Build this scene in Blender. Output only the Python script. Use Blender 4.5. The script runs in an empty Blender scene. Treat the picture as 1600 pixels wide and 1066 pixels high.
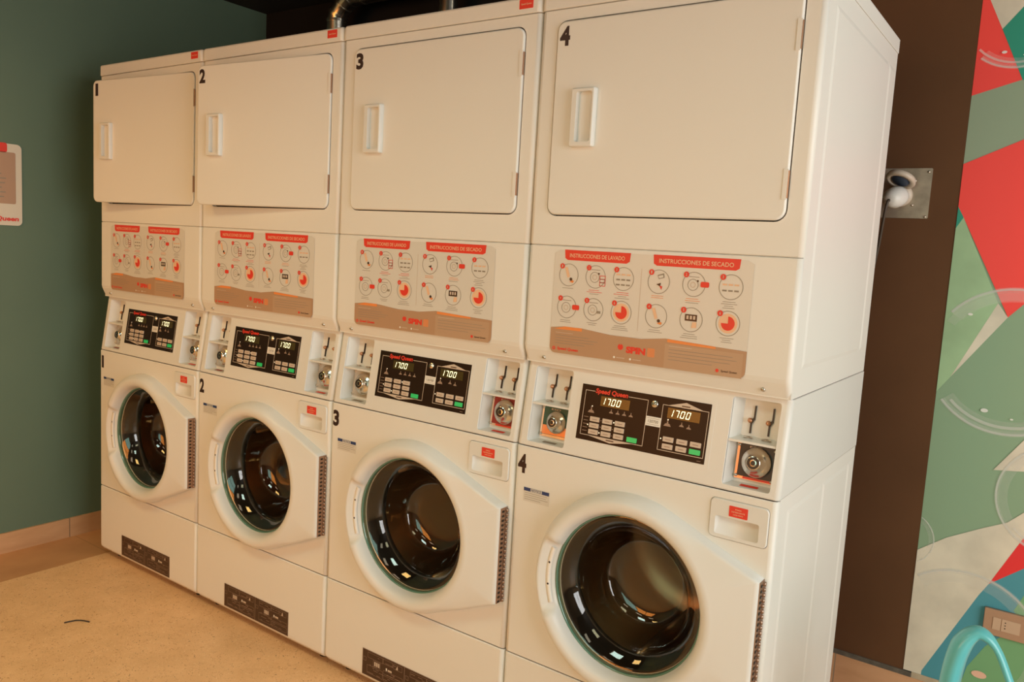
import bpy, bmesh, math, random
from mathutils import Vector, Matrix
from mathutils.geometry import tessellate_polygon
PI = math.pi
sc = bpy.context.scene
C = sc.collection

# ------------------------------------------------------------------ camera
cam = bpy.data.objects.new('camera', bpy.data.cameras.new('camera')); C.objects.link(cam)
cam.location = (3.2196, -1.6829, 1.3705)
cam.rotation_euler = (1.4564, -0.0571, 0.6171)
cam.data.sensor_width = 36.0
cam.data.lens = 1250.32 / 1600 * 36
cam.data.clip_start = 0.02
sc.camera = cam

# ------------------------------------------------------------------ world, light, exposure
w = bpy.data.worlds.new('world'); sc.world = w; w.use_nodes = True
w.node_tree.nodes['Background'].inputs[0].default_value = (1.0, 0.80, 0.58, 1)
w.node_tree.nodes['Background'].inputs[1].default_value = 0.15
sc.view_settings.view_transform = 'Standard'
sc.view_settings.look = 'None'
sc.view_settings.exposure = 0.0
sc.view_settings.gamma = 1.0
sc.view_settings.use_curve_mapping = False

WALL_Y = 1.0
LEFT_X = -0.29
CEIL = 2.48


def area(name, loc, target, sx, sy, power, col, spread=PI):
    l = bpy.data.lights.new(name, 'AREA'); l.shape = 'RECTANGLE'
    l.size = sx; l.size_y = sy; l.energy = power; l.color = col; l.spread = spread
    o = bpy.data.objects.new(name, l); C.objects.link(o); o.location = loc
    o.rotation_euler = (Vector(target) - Vector(loc)).to_track_quat('-Z', 'Y').to_euler()
    return o


LAMP = (1.0, 0.94, 0.74)
LAMP2 = (1.0, 0.55, 0.2)
DAY = (1.0, 0.99, 0.97)
PWR = dict(right=94, fl=52, fr=21.5, cl=9.4, cm=7.0, ce=1.6, cr=0.6)
COL = dict(right=(1.000, 1.000, 0.973), fl=(1.000, 0.317, 0.050), fr=(0.581, 1.000, 0.828), cl=(1.000, 0.564, 0.106), cm=(0.657, 1.000, 0.886), ce=(1.000, 1.000, 0.437), cr=(1.000, 0.833, 0.500))
# daylight through the shop front on the right and the window facing the machines
area('daylight_right', (5.75, -0.9, 1.45), (2.7, 0.0, 1.1), 2.4, 1.9, PWR['right'], COL['right'])
area('daylight_front', (0.75, -4.35, 1.5), (0.6, 0.0, 1.0), 1.7, 1.7, PWR['fl'], COL['fl'])
area('daylight_front_end', (2.45, -4.35, 1.5), (2.3, 0.0, 1.1), 1.7, 1.7, PWR['fr'], COL['fr'])

# ------------------------------------------------------------------ materials
MATS = {}


def mat(name, col, rough=0.5, metal=0.0, spec=0.5, emit=None, estr=0.0, noise=None, coat=0.0, bump=None, alpha=None):
    if name in MATS: return MATS[name]
    m = bpy.data.materials.new(name); m.use_nodes = True
    nt = m.node_tree; b = nt.nodes['Principled BSDF']
    b.inputs['Base Color'].default_value = (*col, 1)
    b.inputs['Roughness'].default_value = rough
    b.inputs['Metallic'].default_value = metal
    b.inputs['Specular IOR Level'].default_value = spec
    b.inputs['Coat Weight'].default_value = coat
    b.inputs['Coat Roughness'].default_value = 0.08
    if emit:
        b.inputs['Emission Color'].default_value = (*emit, 1); b.inputs['Emission Strength'].default_value = estr
    if alpha is not None: b.inputs['Alpha'].default_value = alpha
    tc = nt.nodes.new('ShaderNodeTexCoord')
    if noise:
        sc_, amt = noise
        n = nt.nodes.new('ShaderNodeTexNoise'); n.inputs['Scale'].default_value = sc_; n.inputs['Detail'].default_value = 4
        r = nt.nodes.new('ShaderNodeValToRGB')
        r.color_ramp.elements[0].position = 0.35; r.color_ramp.elements[1].position = 0.65
        r.color_ramp.elements[0].color = (*[c * (1 - amt) for c in col], 1)
        r.color_ramp.elements[1].color = (*[min(1, c * (1 + amt)) for c in col], 1)
        nt.links.new(tc.outputs['Object'], n.inputs['Vector'])
        nt.links.new(n.outputs['Fac'], r.inputs['Fac']); nt.links.new(r.outputs['Color'], b.inputs['Base Color'])
    if bump:
        sc_, st = bump
        n = nt.nodes.new('ShaderNodeTexNoise'); n.inputs['Scale'].default_value = sc_
        bp = nt.nodes.new('ShaderNodeBump'); bp.inputs['Strength'].default_value = st; bp.inputs['Distance'].default_value = 0.002
        nt.links.new(tc.outputs['Object'], n.inputs['Vector'])
        nt.links.new(n.outputs['Fac'], bp.inputs['Height']); nt.links.new(bp.outputs['Normal'], b.inputs['Normal'])
    MATS[name] = m
    return m


def S(r, g, b):
    f = lambda v: ((v / 255 + 0.055) / 1.055) ** 2.4 if v > 10 else v / 255 / 12.92
    return (f(r), f(g), f(b))


ENAMEL = mat('white_enamel', (0.80, 0.775, 0.72), 0.42, spec=0.4, noise=(1.5, 0.012))
PLASTIC = mat('white_plastic', (0.76, 0.745, 0.70), 0.36, spec=0.4, noise=(2.0, 0.012))
GAPDARK = mat('dark_cavity', (0.03, 0.022, 0.018), 0.8)
CHROME = mat('chrome', (0.80, 0.74, 0.66), 0.22, metal=1.0)
STEEL = mat('brushed_steel', (0.62, 0.56, 0.48), 0.35, metal=1.0, noise=(30, 0.1))
COPPER = mat('copper', (0.62, 0.33, 0.2), 0.35, metal=1.0)
BLACK = mat('black_print', (0.018, 0.012, 0.010), 0.4)
NUM = mat('number_ink', (0.030, 0.010, 0.008), 0.45)
PANEL = mat('black_panel', (0.020, 0.010, 0.006), 0.35, spec=0.18)
CREAM = mat('cream_print', (0.62, 0.50, 0.40), 0.45)
REDP = mat('red_print', (0.78, 0.045, 0.025), 0.45)
DARKRED = mat('dark_red', (0.30, 0.02, 0.015), 0.45)
ORANGE = mat('orange_print', (0.85, 0.27, 0.07), 0.5)
PALEOR = mat('pale_orange', (0.85, 0.52, 0.32), 0.5)
STICK = mat('sticker_film', (0.70, 0.665, 0.60), 0.35)
TANB = mat('tan_band', (0.47, 0.28, 0.165), 0.4)
TAN2 = mat('tan_band_light', (0.50, 0.32, 0.20), 0.4)
GREYL = mat('grey_line', (0.30, 0.25, 0.19), 0.5)
WHITEP = mat('white_print', (0.85, 0.82, 0.76), 0.5)
GREENB = mat('green_button', (0.03, 0.55, 0.16), 0.4, emit=(0.02, 0.6, 0.15), estr=0.12)
OLIVE = mat('display_window', (0.060, 0.042, 0.010), 0.2)
DIGIT = mat('display_digit', (0.9, 0.9, 0.6), 0.4, emit=(1.0, 0.93, 0.55), estr=1.6)
LED = mat('indicator_lamp', (1.0, 0.9, 0.7), 0.4, emit=(1.0, 0.85, 0.6), estr=1.0)
BLUE = mat('blue_print', (0.025, 0.05, 0.16), 0.45)
BROWNPL = mat('brown_plate', (0.055, 0.025, 0.014), 0.35)
BROWNLN = mat('brown_plate_line', (0.34, 0.23, 0.17), 0.45)
GREENPL = mat('green_plate', (0.02, 0.10, 0.07), 0.4)
RUBBER = mat('black_rubber', (0.02, 0.016, 0.014), 0.45)
DRUM = mat('drum_steel', (0.36, 0.26, 0.18), 0.3, metal=0.9)
HINGE = mat('hinge_steel', (0.45, 0.30, 0.22), 0.4, metal=0.8)
DUCT = mat('galvanised_duct', (0.66, 0.60, 0.50), 0.25, metal=1.0, noise=(14, 0.2), bump=(40, 0.15))


def glassmat():
    m = bpy.data.materials.new('door_glass'); m.use_nodes = True; nt = m.node_tree
    for n in list(nt.nodes): nt.nodes.remove(n)
    o = nt.nodes.new('ShaderNodeOutputMaterial'); mx = nt.nodes.new('ShaderNodeMixShader')
    t = nt.nodes.new('ShaderNodeBsdfTransparent'); g = nt.nodes.new('ShaderNodeBsdfGlossy'); lw = nt.nodes.new('ShaderNodeLayerWeight'); lw.inputs['Blend'].default_value = 0.5
    pw = nt.nodes.new('ShaderNodeMath'); pw.operation = 'POWER'; pw.inputs[1].default_value = 4.5
    f = nt.nodes.new('ShaderNodeMath'); f.operation = 'MULTIPLY_ADD'; f.inputs[1].default_value = 0.9; f.inputs[2].default_value = 0.075
    t.inputs[0].default_value = (0.80, 0.74, 0.64, 1); g.inputs[0].default_value = (0.95, 0.95, 0.95, 1); g.inputs['Roughness'].default_value = 0.03
    nt.links.new(lw.outputs['Facing'], pw.inputs[0]); nt.links.new(pw.outputs[0], f.inputs[0])
    nt.links.new(f.outputs[0], mx.inputs[0]); nt.links.new(t.outputs[0], mx.inputs[1]); nt.links.new(g.outputs[0], mx.inputs[2])
    nt.links.new(mx.outputs[0], o.inputs[0]); return m


GLASS = glassmat()
RIMGLASS = mat('green_glass_rim', (0.10, 0.22, 0.16), 0.15, coat=0.5)


def floormat():
    m = bpy.data.materials.new('terrazzo_vinyl'); m.use_nodes = True; nt = m.node_tree; b = nt.nodes['Principled BSDF']
    tc = nt.nodes.new('ShaderNodeTexCoord')
    base = nt.nodes.new('ShaderNodeTexNoise'); base.inputs['Scale'].default_value = 9; base.inputs['Detail'].default_value = 6
    r0 = nt.nodes.new('ShaderNodeValToRGB')
    r0.color_ramp.elements[0].position = 0.3; r0.color_ramp.elements[1].position = 0.7
    r0.color_ramp.elements[0].color = (0.80, 0.49, 0.245, 1); r0.color_ramp.elements[1].color = (0.90, 0.57, 0.30, 1)
    nt.links.new(tc.outputs['Object'], base.inputs['Vector']); nt.links.new(base.outputs['Fac'], r0.inputs['Fac'])
    last = r0.outputs['Color']
    for scale, thr, col, warp in ((75, 0.24, (0.62, 0.31, 0.13, 1), 0.0), (120, 0.22, (0.50, 0.25, 0.11, 1), 3.1), (90, 0.22, (0.98, 0.72, 0.44, 1), 7.3), (60, 0.15, (0.36, 0.17, 0.08, 1), 1.7)):
        mp = nt.nodes.new('ShaderNodeMapping'); mp.inputs['Location'].default_value = (warp, warp * 2, 0)
        nz = nt.nodes.new('ShaderNodeTexNoise'); nz.inputs['Scale'].default_value = scale * 0.8
        mixv = nt.nodes.new('ShaderNodeMix'); mixv.data_type = 'VECTOR'; mixv.inputs[0].default_value = 0.06
        v = nt.nodes.new('ShaderNodeTexVoronoi'); v.inputs['Scale'].default_value = scale
        nt.links.new(tc.outputs['Object'], mp.inputs['Vector']); nt.links.new(mp.outputs[0], nz.inputs['Vector'])
        nt.links.new(mp.outputs[0], mixv.inputs[4]); nt.links.new(nz.outputs['Color'], mixv.inputs[5]); nt.links.new(mixv.outputs[1], v.inputs['Vector'])
        lt = nt.nodes.new('ShaderNodeMath'); lt.operation = 'LESS_THAN'; lt.inputs[1].default_value = thr
        nt.links.new(v.outputs['Distance'], lt.inputs[0])
        mk = nt.nodes.new('ShaderNodeTexNoise'); mk.inputs['Scale'].default_value = scale * 0.35
        nt.links.new(mp.outputs[0], mk.inputs['Vector'])
        g2 = nt.nodes.new('ShaderNodeMath'); g2.operation = 'GREATER_THAN'; g2.inputs[1].default_value = 0.5
        nt.links.new(mk.outputs['Fac'], g2.inputs[0])
        ml = nt.nodes.new('ShaderNodeMath'); ml.operation = 'MULTIPLY'
        nt.links.new(lt.outputs[0], ml.inputs[0]); nt.links.new(g2.outputs[0], ml.inputs[1])
        mx = nt.nodes.new('ShaderNodeMix'); mx.data_type = 'RGBA'
        nt.links.new(ml.outputs[0], mx.inputs[0]); nt.links.new(last, mx.inputs[6]); mx.inputs[7].default_value = col
        last = mx.outputs[2]
    nt.links.new(last, b.inputs['Base Color']); b.inputs['Roughness'].default_value = 0.42
    return m


def tilemat(name, c1, c2, gap, lx, along='Y', off=0.0):
    """glazed stoneware tiles with cloudy streaks and thin grout joints every lx metres along one axis"""
    m = bpy.data.materials.new(name); m.use_nodes = True; nt = m.node_tree; b = nt.nodes['Principled BSDF']
    tc = nt.nodes.new('ShaderNodeTexCoord'); n = nt.nodes.new('ShaderNodeTexNoise'); n.inputs['Scale'].default_value = 5; n.inputs['Detail'].default_value = 5
    mp = nt.nodes.new('ShaderNodeMapping'); mp.inputs['Scale'].default_value = (1, 1, 4)
    r = nt.nodes.new('ShaderNodeValToRGB'); r.color_ramp.elements[0].position = 0.3; r.color_ramp.elements[1].position = 0.72
    r.color_ramp.elements[0].color = (*c1, 1); r.color_ramp.elements[1].color = (*c2, 1)
    nt.links.new(tc.outputs['Object'], mp.inputs[0]); nt.links.new(mp.outputs[0], n.inputs['Vector']); nt.links.new(n.outputs['Fac'], r.inputs['Fac'])
    sp = nt.nodes.new('ShaderNodeSeparateXYZ'); nt.links.new(tc.outputs['Object'], sp.inputs[0])
    ad = nt.nodes.new('ShaderNodeMath'); ad.operation = 'ADD'; ad.inputs[1].default_value = 50 * lx - off
    nt.links.new(sp.outputs[along], ad.inputs[0])
    md = nt.nodes.new('ShaderNodeMath'); md.operation = 'MODULO'; md.inputs[1].default_value = lx; nt.links.new(ad.outputs[0], md.inputs[0])
    lt = nt.nodes.new('ShaderNodeMath'); lt.operation = 'LESS_THAN'; lt.inputs[1].default_value = 0.004; nt.links.new(md.outputs[0], lt.inputs[0])
    mx = nt.nodes.new('ShaderNodeMix'); mx.data_type = 'RGBA'; nt.links.new(lt.outputs[0], mx.inputs[0]); nt.links.new(r.outputs[0], mx.inputs[6]); mx.inputs[7].default_value = (*gap, 1)
    nt.links.new(mx.outputs[2], b.inputs['Base Color']); b.inputs['Roughness'].default_value = 0.35
    return m


# ------------------------------------------------------------------ mesh builder
_text = {}


def text_geo(s, offset=0.0, shear=0.0, space=1.0):
    key = (s, offset, shear, space)
    if key in _text: return _text[key]
    cu = bpy.data.curves.new('t', 'FONT'); cu.body = s; cu.offset = offset; cu.shear = shear; cu.space_character = space
    cu.resolution_u = 3
    o = bpy.data.objects.new('t', cu); C.objects.link(o)
    dg = bpy.context.evaluated_depsgraph_get(); dg.update()
    me = bpy.data.meshes.new_from_object(o.evaluated_get(dg))
    vs = [(v.co.x, v.co.y) for v in me.vertices]; fs = [tuple(p.vertices) for p in me.polygons]
    bpy.data.objects.remove(o); bpy.data.curves.remove(cu); bpy.data.meshes.remove(me)
    x0 = min(v[0] for v in vs); x1 = max(v[0] for v in vs); y0 = min(v[1] for v in vs); y1 = max(v[1] for v in vs)
    _text[key] = ([((a - x0) / (x1 - x0), (b - y0) / (y1 - y0)) for a, b in vs], fs)
    return _text[key]


class MB:
    """collects polygons; a frame maps local (a,b,c) to x,y,z"""

    def __init__(s):
        s.v = []; s.f = []; s.m = []; s.sm = []; s.mats = []; s.fr = lambda a, b, c: (a, b, c)

    def mi(s, m):
        if m not in s.mats: s.mats.append(m)
        return s.mats.index(m)

    def add(s, vs, fs, m, smooth=False):
        o = len(s.v); s.v += [s.fr(*p) for p in vs]; k = s.mi(m)
        for f in fs: s.f.append([i + o for i in f]); s.m.append(k); s.sm.append(smooth)

    def box(s, x0, x1, y0, y1, z0, z1, m):
        s.add([(x0, y0, z0), (x1, y0, z0), (x1, y1, z0), (x0, y1, z0), (x0, y0, z1), (x1, y0, z1), (x1, y1, z1), (x0, y1, z1)],
              [(3, 2, 1, 0), (4, 5, 6, 7), (0, 1, 5, 4), (1, 2, 6, 5), (2, 3, 7, 6), (3, 0, 4, 7)], m)

    # flat patch in the (x,z) plane at depth y facing -y
    def patch(s, poly, y, m):
        tri = tessellate_polygon([[Vector((a, b, 0)) for a, b in poly]])
        s.add([(a, y, b) for a, b in poly], [tuple(t) for t in tri], m)

    def rect(s, x0, x1, z0, z1, y, m): s.patch([(x0, z0), (x1, z0), (x1, z1), (x0, z1)], y, m)

    def frame(s, x0, x1, z0, z1, t, y, m):
        s.rect(x0, x1, z0, z0 + t, y, m); s.rect(x0, x1, z1 - t, z1, y, m)
        s.rect(x0, x0 + t, z0 + t, z1 - t, y, m); s.rect(x1 - t, x1, z0 + t, z1 - t, y, m)

    def disc(s, cx, cz, r, y, m, n=24, a0=0, a1=2 * PI, r0=0.0, sz=1.0):
        full = abs(a1 - a0 - 2 * PI) < 1e-6
        k = n if full else n + 1
        A = [a0 + (a1 - a0) * i / n for i in range(k)]
        out = [(cx + r * math.cos(a), y, cz + r * sz * math.sin(a)) for a in A]
        if r0 > 0:
            inn = [(cx + r0 * math.cos(a), y, cz + r0 * sz * math.sin(a)) for a in A]
            q = [(i, (i + 1) % k, (i + 1) % k + k, i + k) for i in range(n)]
            s.add(out + inn, q, m)
        else:
            s.add(out + [(cx, y, cz)], [(i, (i + 1) % k, k) for i in range(n)], m)

    def text(s, t, x0, x1, z0, z1, y, m, offset=0.0, shear=0.0, space=1.0):
        vs, fs = text_geo(t, offset, shear, space)
        s.add([(x0 + (x1 - x0) * a, y, z0 + (z1 - z0) * b) for a, b in vs], fs, m)

    def face_hole(s, outer, holes, y, m):
        """(x,z) polygons; y may be a function of z"""
        yf = y if callable(y) else (lambda z: y)
        loops = [outer] + holes
        tri = tessellate_polygon([[Vector((a, b, 0)) for a, b in L] for L in loops])
        s.add([(a, yf(b), b) for L in loops for a, b in L], [tuple(t) for t in tri], m)

    def walls(s, poly, ya, yb, m, close=True, smooth=False):
        fa = ya if callable(ya) else (lambda z: ya); fb = yb if callable(yb) else (lambda z: yb)
        n = len(poly)
        s.add([(a, fa(b), b) for a, b in poly] + [(a, fb(b), b) for a, b in poly],
              [(i, (i + 1) % n, (i + 1) % n + n, i + n) for i in range(n)], m, smooth)

    def plate(s, poly, y0, y1, m, bev=0.0):
        """solid slab whose outline is poly, from y0 (front) to y1 (back), optional chamfered front edge"""
        if bev:
            cx = sum(p[0] for p in poly) / len(poly); cz = sum(p[1] for p in poly) / len(poly)
            ins = inset(poly, bev)
            ins2 = inset(poly, bev * 0.3)
            s.patch(ins, y0, m)
            n = len(poly)
            s.add([(a, y0, b) for a, b in ins] + [(a, y0 + bev * 0.3, b) for a, b in ins2] + [(a, y0 + bev, b) for a, b in poly] + [(a, y1, b) for a, b in poly],
                  [(i + k * n, (i + 1) % n + k * n, (i + 1) % n + (k + 1) * n, i + (k + 1) * n) for k in range(3) for i in range(n)], m, True)
        else:
            s.patch(poly, y0, m); s.walls(poly, y0, y1, m)
        s.patch(list(reversed(poly)), y1, m)

    def lathe(s, prof, cx, cz, m, n=64, smooth=True):
        """profile of (r,y) turned about the y axis"""
        vs = [(cx + r * math.cos(2 * PI * i / n), y, cz + r * math.sin(2 * PI * i / n)) for r, y in prof for i in range(n)]
        fs = [(j * n + i, j * n + (i + 1) % n, (j + 1) * n + (i + 1) % n, (j + 1) * n + i) for j in range(len(prof) - 1) for i in range(n)]
        s.add(vs, fs, m, smooth)

    def tube(s, pts, r, m, n=12, caps=True, flat=None):
        P = [Vector(p) for p in pts]; rs = r if isinstance(r, (list, tuple)) else [r] * len(P)
        vs = []; up = Vector((0, 0, 1)); prev = None
        for i, p in enumerate(P):
            t = (P[min(i + 1, len(P) - 1)] - P[max(i - 1, 0)]).normalized()
            if prev is None:
                a = t.cross(up)
                if a.length < 0.1: a = t.cross(Vector((0, 1, 0)))
                a.normalize()
            else: a = (prev - t * prev.dot(t)).normalized()
            prev = a; b = t.cross(a)
            for k in range(n):
                th = 2 * PI * k / n
                fx, fy = (rs[i], rs[i]) if flat is None else (rs[i] * flat[0], rs[i] * flat[1])
                vs.append(tuple(p + a * math.cos(th) * fx + b * math.sin(th) * fy))
        fs = [(i * n + k, i * n + (k + 1) % n, (i + 1) * n + (k + 1) % n, (i + 1) * n + k) for i in range(len(P) - 1) for k in range(n)]
        s.add(vs, fs, m, True)
        if caps:
            s.add(vs[:n], [tuple(range(n))], m); s.add(vs[-n:], [tuple(range(n))], m)

    def loft(s, levels, m, skip=None, top=True, bottom=True, k=5, back=True):
        """levels: (z, yfront, yback, x0, x1, r): cabinets with rounded front corners; skip = level index whose front face is left open"""
        rings = []
        for z, yf, yb, x0, x1, r in levels:
            ring = [(x0, yb, z)]
            for i in range(k + 1):
                a = PI + PI / 2 * i / k
                ring.append((x0 + r + r * math.cos(a), yf + r + r * math.sin(a), z))
            for i in range(k + 1):
                a = -PI / 2 + PI / 2 * i / k
                ring.append((x1 - r + r * math.cos(a), yf + r + r * math.sin(a), z))
            ring.append((x1, yb, z)); rings.append(ring)
        n = len(rings[0]); vs = [p for R in rings for p in R]
        cfront = k + 1
        fsm = []; ffl = []
        for j in range(len(rings) - 1):
            for i in range(n):
                q = (j * n + i, j * n + (i + 1) % n, (j + 1) * n + (i + 1) % n, (j + 1) * n + i)
                if skip is not None and j == skip and i == cfront: continue
                if not back and i == n - 1: continue
                (ffl if i in (0, cfront, n - 2, n - 1) else fsm).append(q)
        s.add(vs, fsm, m, True)
        s.add(vs, ffl, m, False)
        if bottom: s.add(rings[0], [tuple(reversed(range(n)))], m)
        if top: s.add(rings[-1], [tuple(range(n))], m)

    def build(s, name, parent=None, loc=(0, 0, 0), key=None, bevel=0.0, merge=True, smooth=None):
        if key and key in _cache: me = _cache[key]
        else:
            me = bpy.data.meshes.new(name)
            me.from_pydata([tuple(v) for v in s.v], [], s.f)
            for m in s.mats: me.materials.append(m)
            for p, mi, sm in zip(me.polygons, s.m, s.sm): p.material_index = mi; p.use_smooth = sm
            bm = bmesh.new(); bm.from_mesh(me)
            if merge: bmesh.ops.remove_doubles(bm, verts=bm.verts, dist=1e-5)
            if merge: bmesh.ops.recalc_face_normals(bm, faces=bm.faces)
            bm.to_mesh(me); bm.free(); me.update()
            if key: _cache[key] = me
        o = bpy.data.objects.new(name, me); C.objects.link(o)
        o.location = loc
        if parent: o.parent = parent
        if bevel:
            b = o.modifiers.new('bevel', 'BEVEL'); b.width = bevel; b.segments = 3; b.limit_method = 'ANGLE'; b.angle_limit = 0.6
        return o


_cache = {}


def inset(poly, d):
    n = len(poly); out = []
    area2 = sum(poly[i][0] * poly[(i + 1) % n][1] - poly[(i + 1) % n][0] * poly[i][1] for i in range(n))
    sg = 1 if area2 > 0 else -1
    for i in range(n):
        p0 = Vector(poly[i - 1]); p1 = Vector(poly[i]); p2 = Vector(poly[(i + 1) % n])
        e1 = (p1 - p0).normalized(); e2 = (p2 - p1).normalized()
        n1 = Vector((-e1.y, e1.x)) * sg; n2 = Vector((-e2.y, e2.x)) * sg
        b = (n1 + n2); b.normalize(); c = max(0.3, b.dot(n1))
        q = p1 + b * d / c; out.append((q.x, q.y))
    return out


def rrect(x0, x1, z0, z1, r, n=6):
    out = []
    for cx, cz, a0 in ((x1 - r, z0 + r, -PI / 2), (x1 - r, z1 - r, 0), (x0 + r, z1 - r, PI / 2), (x0 + r, z0 + r, PI)):
        for i in range(n + 1):
            a = a0 + PI / 2 * i / n; out.append((cx + r * math.cos(a), cz + r * math.sin(a)))
    return out


def thing(name, label, cat, loc=(0, 0, 0), rz=0.0, group=None):
    o = bpy.data.objects.new(name, None); C.objects.link(o); o.location = loc; o.rotation_euler = (0, 0, rz)
    o.empty_display_size = 0.1
    o['label'] = label; o['category'] = cat
    if group: o['group'] = group
    return o


def tag(o, label, cat, group=None):
    o['label'] = label; o['category'] = cat
    if group: o['group'] = group
    return o


def struct(o): o['kind'] = 'structure'; return o


# ------------------------------------------------------------------ the room
def slab(name, x0, x1, y0, y1, z0, z1, m):
    b = MB(); b.box(x0, x1, y0, y1, z0, z1, m); return struct(b.build(name))


FLOORM = floormat()
slab('floor', 0.0, 6.0, -4.6, WALL_Y + 0.1, -0.08, 0.0, FLOORM)
BAND = tilemat('floor_tile', (0.52, 0.255, 0.11), (0.66, 0.345, 0.155), (0.45, 0.24, 0.11), 0.45, 'Y', 0.03)
slab('floor_border', LEFT_X - 0.1, 0.0, -4.6, WALL_Y + 0.1, -0.08, 0.0, BAND)
GREENW = mat('green_wall_paint', (0.125, 0.19, 0.13), 0.55, noise=(1.2, 0.05), bump=(60, 0.08))
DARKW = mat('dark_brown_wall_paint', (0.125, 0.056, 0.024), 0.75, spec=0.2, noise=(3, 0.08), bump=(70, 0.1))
BLACKC = mat('black_ceiling_paint', (0.010, 0.010, 0.009), 0.8, noise=(2, 0.1))
ROOMW = mat('room_wall_paint', (0.45, 0.38, 0.30), 0.7, noise=(2, 0.04))
slab('wall_left', LEFT_X - 0.1, LEFT_X, -4.6, WALL_Y + 0.1, 0.0, CEIL + 0.1, GREENW)
slab('wall_back', LEFT_X, 6.0, WALL_Y, WALL_Y + 0.1, 0.0, CEIL + 0.1, mat('wall_shade_black', (0.012, 0.010, 0.009), 0.8, spec=0.2, noise=(2, 0.1)))  # near-black base puts the shade above the machines into the wall colour
slab('wall_back_brown', 2.30, 2.9055, WALL_Y - 0.0040, WALL_Y, 0.137, CEIL, DARKW)  # thin added slab that keeps the wall's brown beside the darkened part
slab('ceiling', LEFT_X, 6.0, -4.6, WALL_Y, CEIL, CEIL + 0.1, BLACKC)


def wall_with_window(name, axis, pos, a0, a1, h0, h1, wins):
    b = MB(); xs = [a0] + [v for ww in wins for v in ww[:2]] + [a1]
    d = 0.12
    def bx(u0, u1, z0, z1):
        if u1 - u0 < 1e-4: return
        if axis == 'y': b.box(u0, u1, pos - d, pos, z0, z1, ROOMW)
        else: b.box(pos, pos + d, u0, u1, z0, z1, ROOMW)
    for i in range(0, len(xs), 2): bx(xs[i], xs[i + 1], h0, h1)
    for u0, u1, z0, z1 in wins: bx(u0, u1, h0, z0); bx(u0, u1, z1, h1)
    struct(b.build(name))
    for k, (u0, u1, z0, z1) in enumerate(wins):
        wb = MB(); t = 0.05; nm = max(1, round((u1 - u0) / 0.9))
        def fx(p0, p1, q0, q1):
            if axis == 'y': wb.box(p0, p1, pos - 0.08, pos - 0.02, q0, q1, MATS['window_frame_paint'])
            else: wb.box(pos + 0.02, pos + 0.08, p0, p1, q0, q1, MATS['window_frame_paint'])
        fx(u0, u1, z0, z0 + t); fx(u0, u1, z1 - t, z1)
        for i in range(nm + 1):
            c = u0 + t / 2 + (u1 - u0 - t) * i / nm; fx(c - t / 2, c + t / 2, z0 + t, z1 - t)
        global NWIN
        NWIN += 1
        struct(wb.build('window_%d' % NWIN))


NWIN = 0
mat('window_frame_paint', (0.06, 0.05, 0.045), 0.5)
wall_with_window('wall_front', 'y', -4.2, LEFT_X, 6.0, 0.0, CEIL + 0.1, [(-0.1, 3.3, 0.65, 2.35)])
wall_with_window('wall_right', 'x', 5.6, -4.2, WALL_Y, 0.0, CEIL + 0.1, [(-2.1, 0.3, 0.5, 2.4)])

# skirting: green wall side and brown wall side
TILE_L = tilemat('skirting_tile_left', (0.56, 0.31, 0.155), (0.70, 0.41, 0.22), (0.26, 0.17, 0.10), 0.45, 'Y', 0.008)
TILE_B = tilemat('skirting_tile_back', (0.60, 0.32, 0.165), (0.74, 0.42, 0.24), (0.36, 0.26, 0.18), 0.60, 'X', 2.105)
b = MB(); b.box(LEFT_X, LEFT_X + 0.010, -4.2, WALL_Y, 0.0, 0.085, TILE_L); struct(b.build('baseboard_left'))
b = MB(); b.box(LEFT_X + 0.010, 5.6, WALL_Y - 0.010, WALL_Y, 0.0, 0.122, TILE_B); struct(b.build('baseboard_back'))
b = MB(); b.box(LEFT_X + 0.010, 2.93, WALL_Y - 0.008, WALL_Y, 0.122, 0.137, mat('grey_grout_trim', (0.13, 0.11, 0.085), 0.7, noise=(40, 0.25))); struct(b.build('trim_1'))
b = MB(); b.box(2.93, 5.6, WALL_Y - 0.008, WALL_Y, 0.122, 0.140, mat('cream_trim', (0.52, 0.42, 0.29), 0.6, noise=(30, 0.1))); struct(b.build('trim_2'))


# ceiling luminaires (in front of the machines, above the frame)
def lamp(x, y, label):
    t = thing('ceiling_light', label, 'ceiling light', (x, y, CEIL), 0, 'recessed ceiling lights')
    b = MB(); r = MATS['window_frame_paint']
    for a in ((-.31, .31, -.31, -.29), (-.31, .31, .29, .31), (-.31, -.29, -.29, .29), (.29, .31, -.29, .29)): b.box(a[0], a[1], a[2], a[3], -0.03, 0.0, WHITEP)
    b.build('frame', t)
    b = MB(); b.box(-.29, .29, -.29, .29, -0.02, -0.012, mat('lamp_diffuser', (0.9, 0.85, 0.7), 0.5, emit=LAMP, estr=1.5)); b.build('diffuser', t)
    k = 'cr' if y < -2 else ('cl' if x < 1 else 'cm' if x < 2 else 'ce')
    o = area('ceiling_lamp_glow', (x, y, CEIL - 0.035), (x, y, 0), 0.56, 0.56, PWR[k], COL[k], 2.6); o.parent = t; o.location = (0, 0, -0.035); o.rotation_euler = (0, 0, 0)
for i, (x, y) in enumerate(((0.35, -1.5), (1.7, -1.5), (3.3, -1.2), (0.35, -3.0), (1.7, -3.0), (3.3, -3.0))):
    lamp(x, y, ['square ceiling light over the left end of the machine row', 'square ceiling light over the middle of the machine row', 'square ceiling light over the right end of the machine row',
                'rear square ceiling light nearest the green wall', 'middle square ceiling light of the rear row', 'rear square ceiling light furthest from the green wall'][i])

# ------------------------------------------------------------------ dryers and washers
XS = [0.0038, 0.6832, 1.3793, 2.0774, 2.7563]
W = 0.686
D = 0.712
ZD = 1.088            # joint between washer and dryer
DIGITS = '1234'
ORD = ['', '', '', '']


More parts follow.
